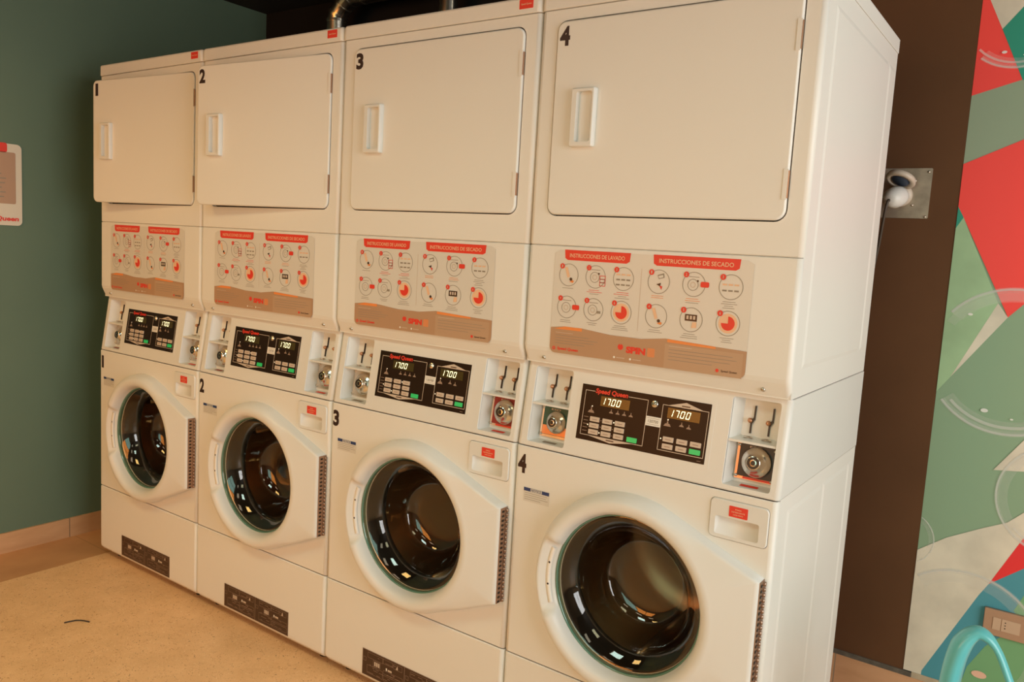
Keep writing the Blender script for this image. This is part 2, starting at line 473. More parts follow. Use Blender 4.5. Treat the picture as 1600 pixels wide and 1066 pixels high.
def big_number(mb, s, x0, x1, z0, z1, y):
    if s == '1': x0, x1 = x0 + (x1 - x0) * 0.30, x1 - (x1 - x0) * 0.12
    mb.text(s, x0, x1, z0, z1, y, NUM, offset=0.045)


def stamp(mb, x, y0, y1, z0, z1, m, sgn=1):
    """shallow pressed rectangle on a side panel at plane x"""
    h = 0.0022 * sgn; e = 0.010
    v = [(x, y0, z0), (x, y1, z0), (x, y1, z1), (x, y0, z1), (x + h, y0 + e, z0 + e), (x + h, y1 - e, z0 + e), (x + h, y1 - e, z1 - e), (x + h, y0 + e, z1 - e)]
    mb.add(v, [(4, 5, 6, 7), (0, 1, 5, 4), (1, 2, 6, 5), (2, 3, 7, 6), (3, 0, 4, 7)], m)


def instruction_sticker(mb, y):
    X0, X1, Z0, Z1 = 0.082, 0.587, 1.1215, 1.3755
    WW = X1 - X0; HH = Z1 - Z0
    U = lambda u: X0 + WW * u
    V = lambda v: Z1 - HH * v
    e = 0.0003
    # film and band
    mb.patch([(U(0), V(.03)), (U(0), V(.76)), (U(1), V(.76)), (U(1), V(.03)), (U(.97), V(0)), (U(.03), V(0))][::-1], y, STICK)
    r = 0.015
    band = [(U(0), V(.755)), (U(0), V(1) + r)] + [(U(0) + r - r * math.cos(a), V(1) + r - r * math.sin(a)) for a in (0.4, 0.8, 1.2)] + [(U(0) + r, V(1)), (U(1) - r, V(1))] + \
           [(U(1) - r + r * math.sin(a), V(1) + r - r * math.cos(a)) for a in (0.4, 0.8, 1.2)] + [(U(1), V(1) + r), (U(1), V(.765)), (U(.86), V(.755)), (U(.62), V(.735)), (U(.5), V(.765)), (U(.34), V(.765)), (U(.18), V(.735)), (U(.08), V(.735))]
    mb.patch(band, y - e, TANB)
    mb.patch([(U(.62), V(.78)), (U(.62), V(1)), (U(.985), V(1)), (U(.985), V(.79))], y - 2 * e, TAN2)
    mb.patch([(U(.02), V(.765)), (U(.18), V(.765)), (U(.18), V(.735)), (U(.08), V(.735))], y - 2 * e, ORANGE)
    mb.patch([(U(.63), V(.765)), (U(.86), V(.775)), (U(.86), V(.755)), (U(.63), V(.737))], y - 2 * e, ORANGE)
    # headings
    for u0, u1, t in ((.055, .415, 'INSTRUCCIONES DE LAVADO'), (.53, .94, 'INSTRUCCIONES DE SECADO')):
        mb.patch([(U(u0), V(-.005)), (U(u0 + .004), V(.075)), (U(u0 + .02), V(.093)), (U(u1 - .02), V(.093)), (U(u1 - .004), V(.075)), (U(u1), V(-.005))], y - e, REDP)
        mb.text(t, U(u0 + .03), U(u1 - .03), V(.066), V(.028), y - 2 * e, PALEOR, offset=0.012)
    # pictograms
    n = 0
    for side, cols in enumerate(((.085, .235, .385), (.565, .735, .905))):
        for row, v in enumerate((.235, .545)):
            for c, u in enumerate(cols):
                cx, cz, R = U(u), V(v), 0.0275
                mb.disc(cx, cz, R, y - 2 * e, GREYL, 32, r0=R - 0.0013)
                k = row * 3 + c
                rnd = random.Random(side * 10 + k)
                if k == 5:
                    mb.disc(cx, cz, .0215, y - e, PALEOR, 28)
                    mb.disc(cx, cz, .0155, y - 2 * e, REDP, 28, -PI, PI / 2)
                elif (side, k) in ((0, 0), (1, 3)):
                    mb.patch([(cx - .012, cz + .018), (cx - .004, cz + .019), (cx + .004, cz - .004), (cx - .003, cz - .007)], y - 2 * e, PALEOR)
                    mb.disc(cx + .007, cz - .010, .004, y - 3 * e, BROWNPL, 10)
                    mb.patch([(cx + .003, cz - .016), (cx + .013, cz - .019), (cx + .016, cz - .014), (cx + .012, cz - .012)], y - 2 * e, ORANGE)
                elif (side, k) in ((0, 2), (1, 2)):
                    for rr in range(3 if side == 0 else 2):
                        zz = cz + (.010 - rr * .012 if side == 0 else .005 - rr * .013)
                        for q in range(3): mb.rect(cx - .019 + q * .0135, cx - .009 + q * .0135, zz - .0018, zz + .0018, y - 2 * e, GREYL if rr else PALEOR)
                elif (side, k) == (1, 4):
                    mb.rect(cx - .015, cx + .014, cz - .003, cz + .012, y - 2 * e, BROWNPL)
                    mb.patch([(cx + .002, cz - .018), (cx + .014, cz - .017), (cx + .014, cz - .004), (cx + .004, cz - .005)], y - 3 * e, PALEOR)
                    for q in range(3): mb.rect(cx - .011 + q * .008, cx - .006 + q * .008, cz + .001, cz + .009, y - 3 * e, CREAM)
                elif (side, k) == (1, 0):
                    mb.patch([(cx - .005, cz - .006), (cx + .006, cz - .002), (cx + .004, cz - .010)], y - 3 * e, BROWNPL)
                    mb.patch([(cx + .002, cz - .008), (cx + .010, cz - .010), (cx + .008, cz - .018)], y - 3 * e, REDP)
                    mb.patch([(cx - .004, cz + .015), (cx + .012, cz + .020), (cx + .014, cz + .010), (cx, cz + .006)], y - 2 * e, GREYL)
                    mb.patch([(cx - .002, cz + .013), (cx + .010, cz + .016), (cx + .011, cz + .011), (cx + .001, cz + .008)], y - 3 * e, STICK)
                else:
                    mb.disc(cx - .002, cz - .001, .013, y - 2 * e, GREYL, 20, r0=.0118)
                    mb.disc(cx - .002, cz - .001, .0065, y - 2 * e, CREAM, 16, r0=.0048)
                    mb.rect(cx - .012, cx + .012, cz + .016, cz + .0172, y - 2 * e, GREYL)
                    if k == 1: mb.rect(cx + .007, cx + .011, cz + .006, cz + .010, y - 3 * e, BROWNPL)
                    if (side, k) == (0, 1):
                        for q in range(3): mb.frame(cx + .012, cx + .028, cz - .021 + q * .008, cz - .012 + q * .008, .0013, y - 3 * e, REDP)
                    if (side, k) == (0, 4): mb.rect(cx + .010, cx + .020, cz - .008, cz - .002, y - 3 * e, GREYL)
                if (side, k) in ((0, 3), (1, 1)):
                    mb.plate(rrect(cx + .016, cx + .036, cz - .005, cz + .007, .003, 2), y - 4 * e, y - 3 * e, REDP)
                # red numbered dot
                mb.disc(cx - .019, cz + .021, .0066, y - 4 * e, REDP, 18)
                mb.text(str(k + 1), cx - .0205, cx - .0175, cz + .0178, cz + .0242, y - 5 * e, CREAM, offset=.02)
                # caption lines
                nl = [1, 3, 4, 2, 2, 3][k] if side == 0 else [2, 3, 4, 2, 3, 3][k]
                for q in range(nl):
                    wv = rnd.uniform(.010, .024) if q else .016
                    col = REDP if (k in (1, 2) and side == 0 and q < 2) else (ORANGE if (side == 1 and k in (0, 1) and q < 2) else GREYL)
                    mb.rect(cx - wv, cx + wv * rnd.uniform(.7, 1), cz - R - .0052 - q * .0045, cz - R - .0042 - q * .0045, y - 2 * e, col)
    mb.rect(U(.475), U(.477), V(.70), V(.13), y - e, CREAM)
    # band print
    zc = V(.875)
    mb.disc(U(.395), zc + .003, .0075, y - 2 * e, REDP, 8)
    mb.rect(U(.393), U(.397), zc + .008, zc + .013, y - 3 * e, TANB)
    mb.text('SPIN', U(.425), U(.525), V(.912), V(.848), y - 2 * e, REDP, offset=0.06)
    mb.plate(rrect(U(.535), U(.572), V(.92), V(.84), .002, 2), y - 2 * e, y - e, mat('dull_orange', (0.72, 0.26, 0.10), 0.5))
    mb.disc(U(.025), V(.955), .0045, y - 2 * e, REDP, 12, r0=.002)
    mb.text('Speed Queen', U(.045), U(.165), V(.975), V(.937), y - 2 * e, REDP, offset=0.03, shear=0.1)
    for u in (.365, .45):
        mb.disc(U(u), V(.965), .0028, y - 2 * e, WHITEP, 10)
        mb.rect(U(u + .012), U(u + .055), V(.968), V(.962), y - 2 * e, CREAM)
    mb.disc(U(.875), V(.957), .004, y - 3 * e, REDP, 10)
    mb.text('Speed Queen', U(.892), U(.965), V(.970), V(.947), y - 3 * e, BROWNPL, offset=0.02, shear=0.1)
    for q in range(5):
        mb.rect(U(.03), U(.03 + [.10, .19, .24, .22, .17][q]), V(.80 + q * .026), V(.796 + q * .026), y - 2 * e, CREAM if q == 0 else GREYL)
        mb.rect(U(.64), U(.64 + [.11, .30, .32, .29, .21][q]), V(.80 + q * .030), V(.796 + q * .030), y - 3 * e, CREAM if q == 0 else GREYL)


def dryer(i):
    num = DIGITS[i]
    lab = ['white dryer with black 1 on its slightly open door, nearest the green wall',
           'white dryer with black 2 on its slightly open door, above washer 2',
           'white dryer with black 3 on its shut door, above washer 3',
           'white dryer with black 4 on its shut door, nearest the mural'][i]
    root = thing('tumble_dryer', lab, 'dryer', (XS[i], 0, ZD), 0, 'tumble dryers stacked on the washers')
    root.scale = ((XS[i + 1] - XS[i] - 0.002) / W, 1, 1)
    off = (0, 0, -ZD)
    g = 0.0015
    # cabinet behind the front panels
    def P(key, name, fn, parent=root, loc=off, **kw):
        k = 'dryer_' + key
        mb = MB()
        if k not in _cache: fn(mb)
        return mb.build(name, parent, loc, key=k, **kw)

    def cab(b):
        b.loft([(ZD + .0005, .0165, D, g, W - g, .003), (1.9495, .0165, D, g, W - g, .003)], ENAMEL)
        stamp(b, W - g, .075, .60, 1.150, 1.905, ENAMEL)
        stamp(b, W - g, .625, .690, 1.150, 1.905, ENAMEL)
        stamp(b, g, .075, .60, 1.150, 1.905, ENAMEL, -1)
    P('cab', 'cabinet', cab)

    def lid(b):
        b.loft([(1.9502, -.003, D, 0, W, .012), (1.9515, -.004, D, -.0005, W + .0005, .013), (1.985, -.004, D, -.0005, W + .0005, .013), (1.989, -.002, D - .002, .002, W - .002, .012), (1.991, .002, D - .006, .006, W - .006, .010)], ENAMEL)
    P('lid', 'top_lid', lid)
    dx0, dx1, dz0, dz1 = .048, .6445, 1.4575, 1.922

    def front(b):
        x0, x1, r = 0, W, .012
        b.loft([(1.3860, .003, .016, .003, W - .003, .010), (1.3885, 0, .016, x0, x1, r), (1.9470, 0, .016, x0, x1, r), (1.9490, .002, .016, .001, W - .001, r)], ENAMEL, skip=1)
        hole = rrect(dx0, dx1, dz0, dz1, .026)
        outer = [(x0 + r, 1.3885), (x1 - r, 1.3885), (x1 - r, 1.9470), (x0 + r, 1.9470)]
        b.face_hole(outer, [hole], 0.0, ENAMEL)
        b.walls(hole, 0.0, 0.0155, ENAMEL)
        b.patch(hole, 0.0155, GAPDARK)
    P('front', 'front_panel', front)

    def lower(b):
        b.loft([(ZD, .024, .060, .004, W - .004, .008), (ZD + .004, .016, .060, .002, W - .002, .010), (ZD + .034, .0025, .016, 0, W, .012), (ZD + .044, 0, .016, 0, W, .012), (1.3830, 0, .016, 0, W, .012), (1.3852, .002, .016, .003, W - .003, .010)], ENAMEL)
    lp = P('lower', 'lower_panel', lower)

    def screws(x):
        def f(b):
            yy = .010
            b.lathe([(0.0, yy - .0045), (.0028, yy - .0042), (.0048, yy - .002), (.0052, yy + .003)], x, 1.104, STEEL, 14)
            b.rect(x - .0035, x + .0035, 1.1034, 1.1046, yy - .0047, BLACK)
        return f
    P('screw1', 'screw', screws(.060), lp, (0, 0, 0)); P('screw2', 'screw', screws(.626), lp, (0, 0, 0))
    P('sticker', 'instruction_sticker', lambda b: instruction_sticker(b, -.0008), lp, (0, 0, 0), merge=False)

    # door, hinged on its right edge
    hx = dx1 - .003

    def door(b):
        b.fr = lambda a, y, c: (a - hx, y, c)
        b.plate(rrect(dx0 + .003, dx1 - .003, dz0 + .003, dz1 - .003, .023), -.005, .013, ENAMEL, bev=.004)
    dr = P('door', 'door', door, root, (hx, 0, -ZD))
    if i < 2:
        dr.rotation_euler = (0, 0, math.radians(5.0))
    else: dr.location.y = -0.001

    def handle(b):
        b.fr = lambda a, y, c: (a - hx, y, c)
        yb = -.0050; o = rrect(.110, .1745, 1.621, 1.7575, .004, 3); h = rrect(.1255, .1690, 1.632, 1.749, .006, 3)
        oi = inset(o, .003)
        b.face_hole(oi, [h], yb - .014, PLASTIC)
        n = len(o); b.add([(a, yb - .014, c) for a, c in oi] + [(a, yb - .011, c) for a, c in o] + [(a, yb, c) for a, c in o], [(k2 * n + k, k2 * n + (k + 1) % n, (k2 + 1) * n + (k + 1) % n, (k2 + 1) * n + k) for k2 in range(2) for k in range(n)], PLASTIC, True)
        h2 = [(a if a < .147 else a - .012, c) for a, c in h]
        n = len(h)
        b.add([(a, yb - .014, c) for a, c in h] + [(a, yb - .0008, c) for a, c in h2], [(k, (k + 1) % n, (k + 1) % n + n, k + n) for k in range(n)], PLASTIC)
        b.patch(h2, yb - .0008, PLASTIC)
    P('handle', 'handle', handle, dr, (0, 0, 0))

    def hinge(z0, z1):
        def f(b):
            b.fr = lambda a, y, c: (a - hx, y, c)
            b.box(hx - .0095, hx - .0005, -.0068, .0, z0, z1, ENAMEL)
            b.box(hx - .0005, hx + .0020, -.0055, .010, z0 + .003, z1 - .003, HINGE)
        return f
    P('hinge1', 'hinge', hinge(1.800, 1.862), dr, (0, 0, 0)); P('hinge2', 'hinge', hinge(1.503, 1.565), dr, (0, 0, 0))
    nb = MB(); nb.fr = lambda a, y, c: (a - hx, y, c)
    big_number(nb, num, .0600, .0885, 1.8605, 1.9065, -.0055)
    nb.build('number_decal', dr, merge=False)['label'] = 'black number ' + num

    def badge(b):
        b.plate(rrect(.621, .662, 1.9620, 1.9845, .001, 2), -.0046, -.0040, REDP)
        b.text('Speed Queen', .6265, .657, 1.970, 1.9755, -.0050, PALEOR, offset=.02)
    P('badge', 'badge', badge, merge=False)
    return root


# ---- washer
SL = (0.030 + 0.002) / 0.215
CL = (1 + SL * SL) ** .5


def fc(a, y, v):
    """console frame: v along the slope, y outwards from it"""
    return (a, -.002 + v / CL * SL + y / CL, .8725 + v / CL - y * SL / CL)


SEG = {'0': 'abcdef', '1': 'bc', '7': 'abc'}


def seg_digits(b, s, x0, z0, wd, ht, pitch, y):
    t = .0017; sh = .22
    for k, ch in enumerate(s):
        ox = x0 + k * pitch
        def q(xa, xb, za, zb): b.patch([(ox + xa + sh * za, z0 + za), (ox + xb + sh * za, z0 + za), (ox + xb + sh * zb, z0 + zb), (ox + xa + sh * zb, z0 + zb)], y, DIGIT)
        h = ht / 2
        for sg in SEG[ch]:
            if sg == 'a': q(0.0008, wd - .0008, ht - t, ht)
            if sg == 'd': q(0.0008, wd - .0008, 0, t)
            if sg == 'b': q(wd - t, wd, h + .0006, ht - .0006)
            if sg == 'c': q(wd - t, wd, .0006, h - .0006)
            if sg == 'e': q(0, t, .0006, h - .0006)
            if sg == 'f': q(0, t, h + .0006, ht - .0006)


WELLS = [(.029, .141), (.556, .664)]
GX, GZ, GR = .346, .565, .1955       # door glass centre and radius


def washer(i):
    num = DIGITS[i]
    lab = ['white front-loading washer numbered 1, at the green wall end of the row',
           'white front-loading washer numbered 2, second from the green wall',
           'white front-loading washer numbered 3, between washers 2 and 4',
           'white front-loading washer numbered 4, largest in view, beside the mural'][i]
    root = thing('washing_machine', lab, 'washing machine', (XS[i], 0, 0), 0, 'front-loading washers in a row')
    root.scale = ((XS[i + 1] - XS[i] - 0.002) / W, 1, 1)
    g = 0.0015

    def P(key, name, fn, parent=root, loc=(0, 0, 0), **kw):
        k = 'washer_' + key
        mb = MB()
        if k not in _cache: fn(mb)
        return mb.build(name, parent, loc, key=k, **kw)
    y0 = -.004

    def cab(b):
        # open-fronted steel box so the drum can sit inside
        yb = D; yf = .0135; z0, z1 = .034, .8718
        b.box(g, g + .004, yf, yb, z0, z1, ENAMEL); b.box(W - g - .004, W - g, yf, yb, z0, z1, ENAMEL)
        b.box(g + .004, W - g - .004, yb - .004, yb, z0, z1, ENAMEL); b.box(g + .004, W - g - .004, yf, yb - .004, z1 - .004, z1, ENAMEL)
        b.box(g + .004, W - g - .004, yf, yb - .004, z0, z0 + .004, ENAMEL)
        stamp(b, W - g, .075, .36, .075, .835, ENAMEL); stamp(b, W - g, .375, .615, .075, .835, ENAMEL); stamp(b, W - g, .635, .695, .075, .835, ENAMEL)
    P('cab', 'cabinet', cab)

    hole = [(GX + .205 * math.cos(2 * PI * k / 64), GZ + .205 * math.sin(2 * PI * k / 64)) for k in range(64)]

    def front(b):
        r = .012
        b.loft([(.3065, y0 + .003, .0125, .003, W - .003, .010), (.309, y0, .0125, 0, W, r), (.868, y0, .0125, 0, W, r), (.8705, y0 + .002, .0125, .003, W - .003, .010)], ENAMEL, skip=1, top=False, bottom=False, back=False)
        hx0, hx1, hz0, hz1 = HATCH
        outer = [(r, .309), (W - r, .309), (W - r, .868), (r, .868)]
        b.face_hole(outer, [hole, rrect(hx0 - .0012, hx1 + .0012, hz0 - .0012, hz1 + .0012, .012, 4)], y0, ENAMEL)
        b.walls(hole, y0, .0125, ENAMEL, smooth=True)
        hh = rrect(hx0 - .0012, hx1 + .0012, hz0 - .0012, hz1 + .0012, .012, 4)
        b.walls(hh, y0, y0 + .012, ENAMEL); b.patch(hh, y0 + .012, GAPDARK)
    HATCH = (.538, .670, .7645, .8525)
    P('front', 'front_panel', front)

    def hatch(b):
        hx0, hx1, hz0, hz1 = HATCH
        yf = y0 - .0035
        o = rrect(hx0, hx1, hz0, hz1, .011, 5); oi = inset(o, .002)
        h = rrect(.5515, .6510, .7735, .8145, .005, 3)
        b.face_hole(oi, [h], yf, PLASTIC)
        n = len(o); b.add([(a, yf, c) for a, c in oi] + [(a, yf + .002, c) for a, c in o] + [(a, y0 + .011, c) for a, c in o], [(k2 * n + k, k2 * n + (k + 1) % n, (k2 + 1) * n + (k + 1) % n, (k2 + 1) * n + k) for k2 in range(2) for k in range(n)], PLASTIC, True)
        # scooped finger pocket: deep at the top, running out at the bottom
        N = 8; prof = [(.8145 - (.8145 - .7735) * k / N, yf + .0135 * math.cos(PI / 2 * (k / N) ** 1.5) ** 1.2) for k in range(N + 1)]
        xa, xb = .5515, .6510; ins = .006
        vs = []
        for z, y in prof:
            dd = (y - yf) / .0135
            vs += [(xa, yf, z), (xa + ins * dd + .0005, y, z), (xb - ins * dd - .0005, y, z), (xb, yf, z)]
        fs = [(k * 4 + q, k * 4 + q + 1, k * 4 + q + 5, k * 4 + q + 4) for k in range(N) for q in range(3)]
        b.add(vs, fs, PLASTIC, True)
        b.add([(xa, yf, .8145), (xb, yf, .8145), (xb - ins, yf + .0135, .8145), (xa + ins, yf + .0135, .8145)], [(0, 1, 2, 3)], PLASTIC)
    ht = P('hatch', 'detergent_hatch', hatch)

    def redlab(b):
        yf = y0 - .0038
        b.plate(rrect(.582, .624, .8185, .8425, .0015, 2), yf - .0005, yf, REDP)
        b.text('PARA', .596, .610, .8345, .8375, yf - .0009, PALEOR, offset=.02)
        b.text('DETERGENTE', .588, .618, .8285, .8315, yf - .0009, PALEOR, offset=.02)
        b.text('LIQUIDO', .592, .614, .8225, .8255, yf - .0009, PALEOR, offset=.02)
    P('redlab', 'warning_sticker', redlab, ht, merge=False)['label'] = 'small red sticker'

    def kick(b):
        b.loft([(.026, .020, .034, .006, W - .006, .010), (.032, .008, .030, .002, W - .002, .011), (.045, y0 + .001, .0125, 0, W, .012), (.055, y0, .0125, 0, W, .012), (.301, y0, .0125, 0, W, .012), (.3040, y0 + .003, .0125, .003, W - .003, .010)], ENAMEL)
    kp = P('kick', 'kick_panel', kick)

    def kscrew(x):
        def f(b): b.lathe([(0.0, .000), (.003, .0003), (.005, .002), (.005, .008)], x, .040, STEEL, 12)
        return f
    P('ks1', 'screw', kscrew(.075), kp); P('ks2', 'screw', kscrew(.615), kp)

    def spec(b):
        yy = y0 - .0008; x0, x1, z0, z1 = .172, .515, .0485, .1315; e = .0003
        b.plate([(x0, z0), (x1, z0), (x1, z1), (x0, z1)], yy, y0 - .0001, BROWNPL)
        b.frame(x0, x1, z0, z1, .0012, yy - e, BROWNLN)
        b.rect(.3425, .344, z0, z1, yy - e, BROWNLN)
        for hx in (x0, .3435):
            for a0, a1, c0, c1 in ((.022, .085, .060, .077), (.085, .125, .062, .077), (.128, .162, .060, .077), (.045, .075, .040, .058), (.020, .085, .010, .036), (.088, .165, .030, .042), (.004, .016, .046, .058), (.088, .165, .008, .026)):
                b.frame(hx + a0, hx + a1, z0 + c0, z0 + c1, .0008, yy - e, BROWNLN)
            for q in range(3): b.rect(hx + .050 + q * .008, hx + .056 + q * .008, z0 + .042, z0 + .055, yy - 2 * e, CREAM)
            b.rect(hx + .098, hx + .103, z0 + .044, z0 + .052, yy - 2 * e, WHITEP); b.rect(hx + .106, hx + .122, z0 + .044, z0 + .050, yy - 2 * e, CREAM)
            b.patch([(hx + .137, z0 + .062), (hx + .146, z0 + .062), (hx + .144, z0 + .075)], yy - 2 * e, CREAM)
            rnd = random.Random(3 if hx > .3 else 5)
            for q in range(26):
                a = hx + rnd.uniform(.022, .14); c = z0 + rnd.choice([.013, .019, .025, .031, .035, .065, .070, .038]); l = rnd.uniform(.006, .02)
                b.rect(a, a + l, c, c + .0013, yy - 2 * e, BROWNLN)
    P('spec', 'specification_plate', spec, kp, merge=False)['label'] = 'dark brown plate with printed boxes'

    def notice(b):
        yy = y0 - .0007; e = .0003
        b.rect(.032, .112, .7275, .7640, yy, STICK)
        b.rect(.033, .111, .7545, .7635, yy - e, BLUE)
        b.rect(.054, .089, .7550, .7630, yy - 2 * e, STICK)
        b.text('NOTICE', .056, .087, .7560, .7620, yy - 3 * e, BLUE, offset=.02)
        for q in range(4): b.rect(.036, .036 + (.070, .066, .072, .050)[q], .7495 - q * .0055, .7505 - q * .0055, yy - e, GREYL)
    P('notice', 'notice_sticker', notice, merge=False)['label'] = 'small notice sticker with a blue bar'

    nb = MB(); big_number(nb, num, .0095, .0355, .7985, .8490, y0 - .0006)
    nb.build('number_decal', root, merge=False)['label'] = 'black number ' + num

    # ---- console
    def console(b):
        r = .012; va, vb = .002, .2165
        def lv(v, i_): x, y, z = fc(0, 0, v); return (z, y, .060 if False else D, i_, W - i_, r)
        L = [lv(va - .002, .003), lv(va + .001, 0), lv(vb - .001, 0), lv(vb + .0005, .002)]
        L[0] = (L[0][0], L[0][1] + .0015, D, .0012, W - .0012, .011)
        b.loft(L, PLASTIC, skip=1, top=False, bottom=False)
        b.fr = fc
        outer = [(r, va + .001), (W - r, va + .001), (W - r, vb - .001), (r, vb - .001)]
        holes = []
        for x0, x1 in WELLS: holes.append(rrect(x0, x1, .012, .2065, .006, 3))
        b.face_hole(outer, holes, 0.0, PLASTIC)
        for (x0, x1), h in zip(WELLS, holes):
            m = .1135
            # rim
            b.walls(h, 0, .006, PLASTIC, smooth=True)
            xi0, xi1 = x0 + .001, x1 - .001
            def q(pts): b.add(pts, [tuple(range(len(pts)))], PLASTIC)
            u = .034; lo = .040
            # upper bay: slanted cheeks and floor
            q([(xi0, .004, .2065), (xi0, .004, m), (xi0 + .016, u, m + .010), (xi0 + .016, u, .2065)])
            q([(xi1, .004, .2065), (xi1, .004, m), (xi1 - .002, u, m + .010), (xi1 - .002, u, .2065)])
            q([(xi0, .004, m), (xi1, .004, m), (xi1 - .002, u, m + .010), (xi0 + .016, u, m + .010)])
            q([(xi0 + .016, u, m + .010), (xi1 - .002, u, m + .010), (xi1 - .002, u, .2065), (xi0 + .016, u, .2065)])
            q([(xi0, .004, .2065), (xi1, .004, .2065), (xi1 - .002, u, .2065), (xi0 + .016, u, .2065)])
            # lower bay
            q([(xi0, .004, m - .005), (xi0, .004, .012), (xi0 + .010, lo, .020), (xi0 + .010, lo, m - .005)])
            q([(xi1, .004, m - .005), (xi1, .004, .012), (xi1 - .002, lo, .020), (xi1 - .002, lo, m - .005)])
            q([(xi0, .004, .012), (xi1, .004, .012), (xi1 - .002, lo, .020), (xi0 + .010, lo, .020)])
            q([(xi0 + .010, lo, .020), (xi1 - .002, lo, .020), (xi1 - .002, lo, m - .005), (xi0 + .010, lo, m - .005)])
            # ledge between the bays
            b.box(xi0, xi1, .002, .036, m - .005, m, PLASTIC)
    P('console', 'console', console)

    for side, (x0, x1) in enumerate(WELLS):
        plate = {(0, 0): STEEL, (0, 1): STEEL, (1, 0): STEEL, (1, 1): STEEL, (2, 0): STEEL, (2, 1): DARKRED, (3, 0): GREENPL, (3, 1): BLACK}[(i, side)]
        def coin(b, x0=x0, x1=x1, plate=plate, side=side):
            b.fr = fc; lo = .0395
            xa, xb = x0 + .014, x1 - .004
            b.plate([(xa, .028), (xb, .028), (xb, .1075), (xa, .1075)], lo - .004, lo, STEEL if not (i == 3 and side == 1) else COPPER)
            b.plate(rrect(xa + .006, xb - .001, .034, .1065, .004, 3), lo - .0055, lo - .004, plate)
            if i == 3 and side == 0: b.rect(xa + .007, xb - .002, .035, .058, lo - .0058, COPPER)
            b.text('ESD', xa + .028, xa + .056, .0985, .1030, lo - .0060, CREAM, offset=.01)
            for sx, sz in ((xa + .004, .1020), (xa + .004, .034), (xb - .006, .033), (xb - .006, .100)):
                b.lathe([(0, lo - .0085), (.0028, lo - .0083), (.0036, lo - .004)], sx, sz, STEEL, 10)
            if plate in (BLACK, DARKRED): b.rect(xa + .020, xb - .004, .0292, .0335, lo - .0062, REDP)
        cm = MB(); coin(cm)
        c = cm.build('coin_mechanism', root, merge=False)
        if plate is GREENPL: c['label'] = 'coin mechanism with a green plate'
        if plate is BLACK: c['label'] = 'coin mechanism with a black plate'
        if plate is DARKRED: c['label'] = 'coin mechanism with a dark red plate'
        def lock(b, x0=x0, x1=x1):
            b.fr = fc; lo = .034; cx, cz = (x0 + x1) / 2 + .007, .0690; R = .0335 if (i, side) != (3, 0) else .029
            b.lathe([(R, lo), (R, lo - .006), (R - .003, lo - .010), (R - .009, lo - .013), (R * .5, lo - .020), (R * .48, lo - .024), (R * .42, lo - .026), (.0, lo - .0262)], cx, cz, CHROME, 40)
            b.disc(cx, cz, R * .40, lo - .0265, BLACK, 24, r0=R * .24)
            b.disc(cx, cz, R * .16, lo - .0266, BLACK, 16)
        lk = MB(); lock(lk); lk.build('vault_lock', c)
        for fx in (.40, .78):
            def slot(b, fx=fx, x0=x0, x1=x1):
                b.fr = fc; u = .034; sx = x0 + (x1 - x0) * fx
                b.box(sx - .0016, sx + .0016, u - .0035, u, .160, .192, BLACK)
                b.box(sx - .0075, sx - .0042, u - .0035, u, .130, .158, BLACK)
                b.patch([(sx - .0075, .156), (sx - .004, .150), (sx + .0016, .161), (sx - .0016, .166)], u - .0037, BLACK)
                b.lathe([(0, u - .010), (.004, u - .009), (.0058, u - .005), (.0058, u)], sx - .0085, .1585, COPPER, 14)
                b.fr = lambda a, y, c_: fc(a, y, c_)
                # funnel ring at the foot of the slot
                n = 18; vs = []
                for R_, dz in ((.0115, .0), (.009, .0025), (.0055, .001), (.004, -.001)):
                    vs += [(sx - .0058 + R_ * math.cos(2 * PI * k / n), u - .012 + R_ * math.sin(2 * PI * k / n) * .8, .1215 + dz) for k in range(n)]
                b.add(vs, [(j * n + k, j * n + (k + 1) % n, (j + 1) * n + (k + 1) % n, (j + 1) * n + k) for j in range(3) for k in range(n)], CHROME, True)
            sb = MB(); slot(sb); sb.build('coin_slot', c)
        # sticker on the well floor
        def strip(b, x0=x0, x1=x1):
            b.fr = fc
            col = REDP if side == 1 else (GREYL if i >= 2 else DARKRED)
            cx = (x0 + x1) / 2 + .002; y1_, y2_ = .013, .026
            f = lambda y: .012 + .008 * (y - .004) / .036 + .0008
            b.add([(cx - .020, y1_, f(y1_)), (cx + .020, y1_, f(y1_)), (cx + .020, y2_, f(y2_)), (cx - .020, y2_, f(y2_))], [(0, 1, 2, 3)], col)
        sb = MB(); strip(sb); sb.build('coin_tray_sticker', c)

    # ---- control panel
    def cpanel(b):
        b.fr = fc; e = .00035; y = -.0012
        b.plate(rrect(.163, .521, .034, .191, .004, 3), y + .0006, -.0001, PLASTIC)
        b.plate([(.1725, .0445), (.5105, .0445), (.5105, .1805), (.1725, .1805)], y, 0, PANEL)
        y -= e
        # left outline
        t = .0014
        b.rect(.183, .183 + t, .057, .167, y, CREAM); b.rect(.3535, .3535 + t, .057, .167, y, CREAM)
        b.rect(.183, .210, .1656, .167, y, CREAM); b.rect(.302, .3549, .1656, .167, y, CREAM); b.rect(.183, .3549, .057, .0584, y, CREAM)
        b.patch([(.205, .0575), (.330, .0575), (.268, .0480)], y - e, CREAM); b.rect(.2575, .2785, .0525, .0550, y - 2 * e, BROWNPL)
        # right outline
        b.rect(.3925, .3925 + t, .057, .163, y, CREAM); b.rect(.505, .505 + t, .057, .163, y, CREAM); b.rect(.3925, .5064, .057, .0584, y, CREAM); b.rect(.3925, .5064, .1616, .163, y, CREAM)
        b.patch([(.405, .1622), (.495, .1622), (.450, .1745)], y - e, CREAM); b.rect(.440, .4605, .1645, .1670, y - 2 * e, BROWNPL)
        b.text('Speed Queen', .2115, .3005, .1590, .1745, y - e, REDP, offset=.035, shear=.12)
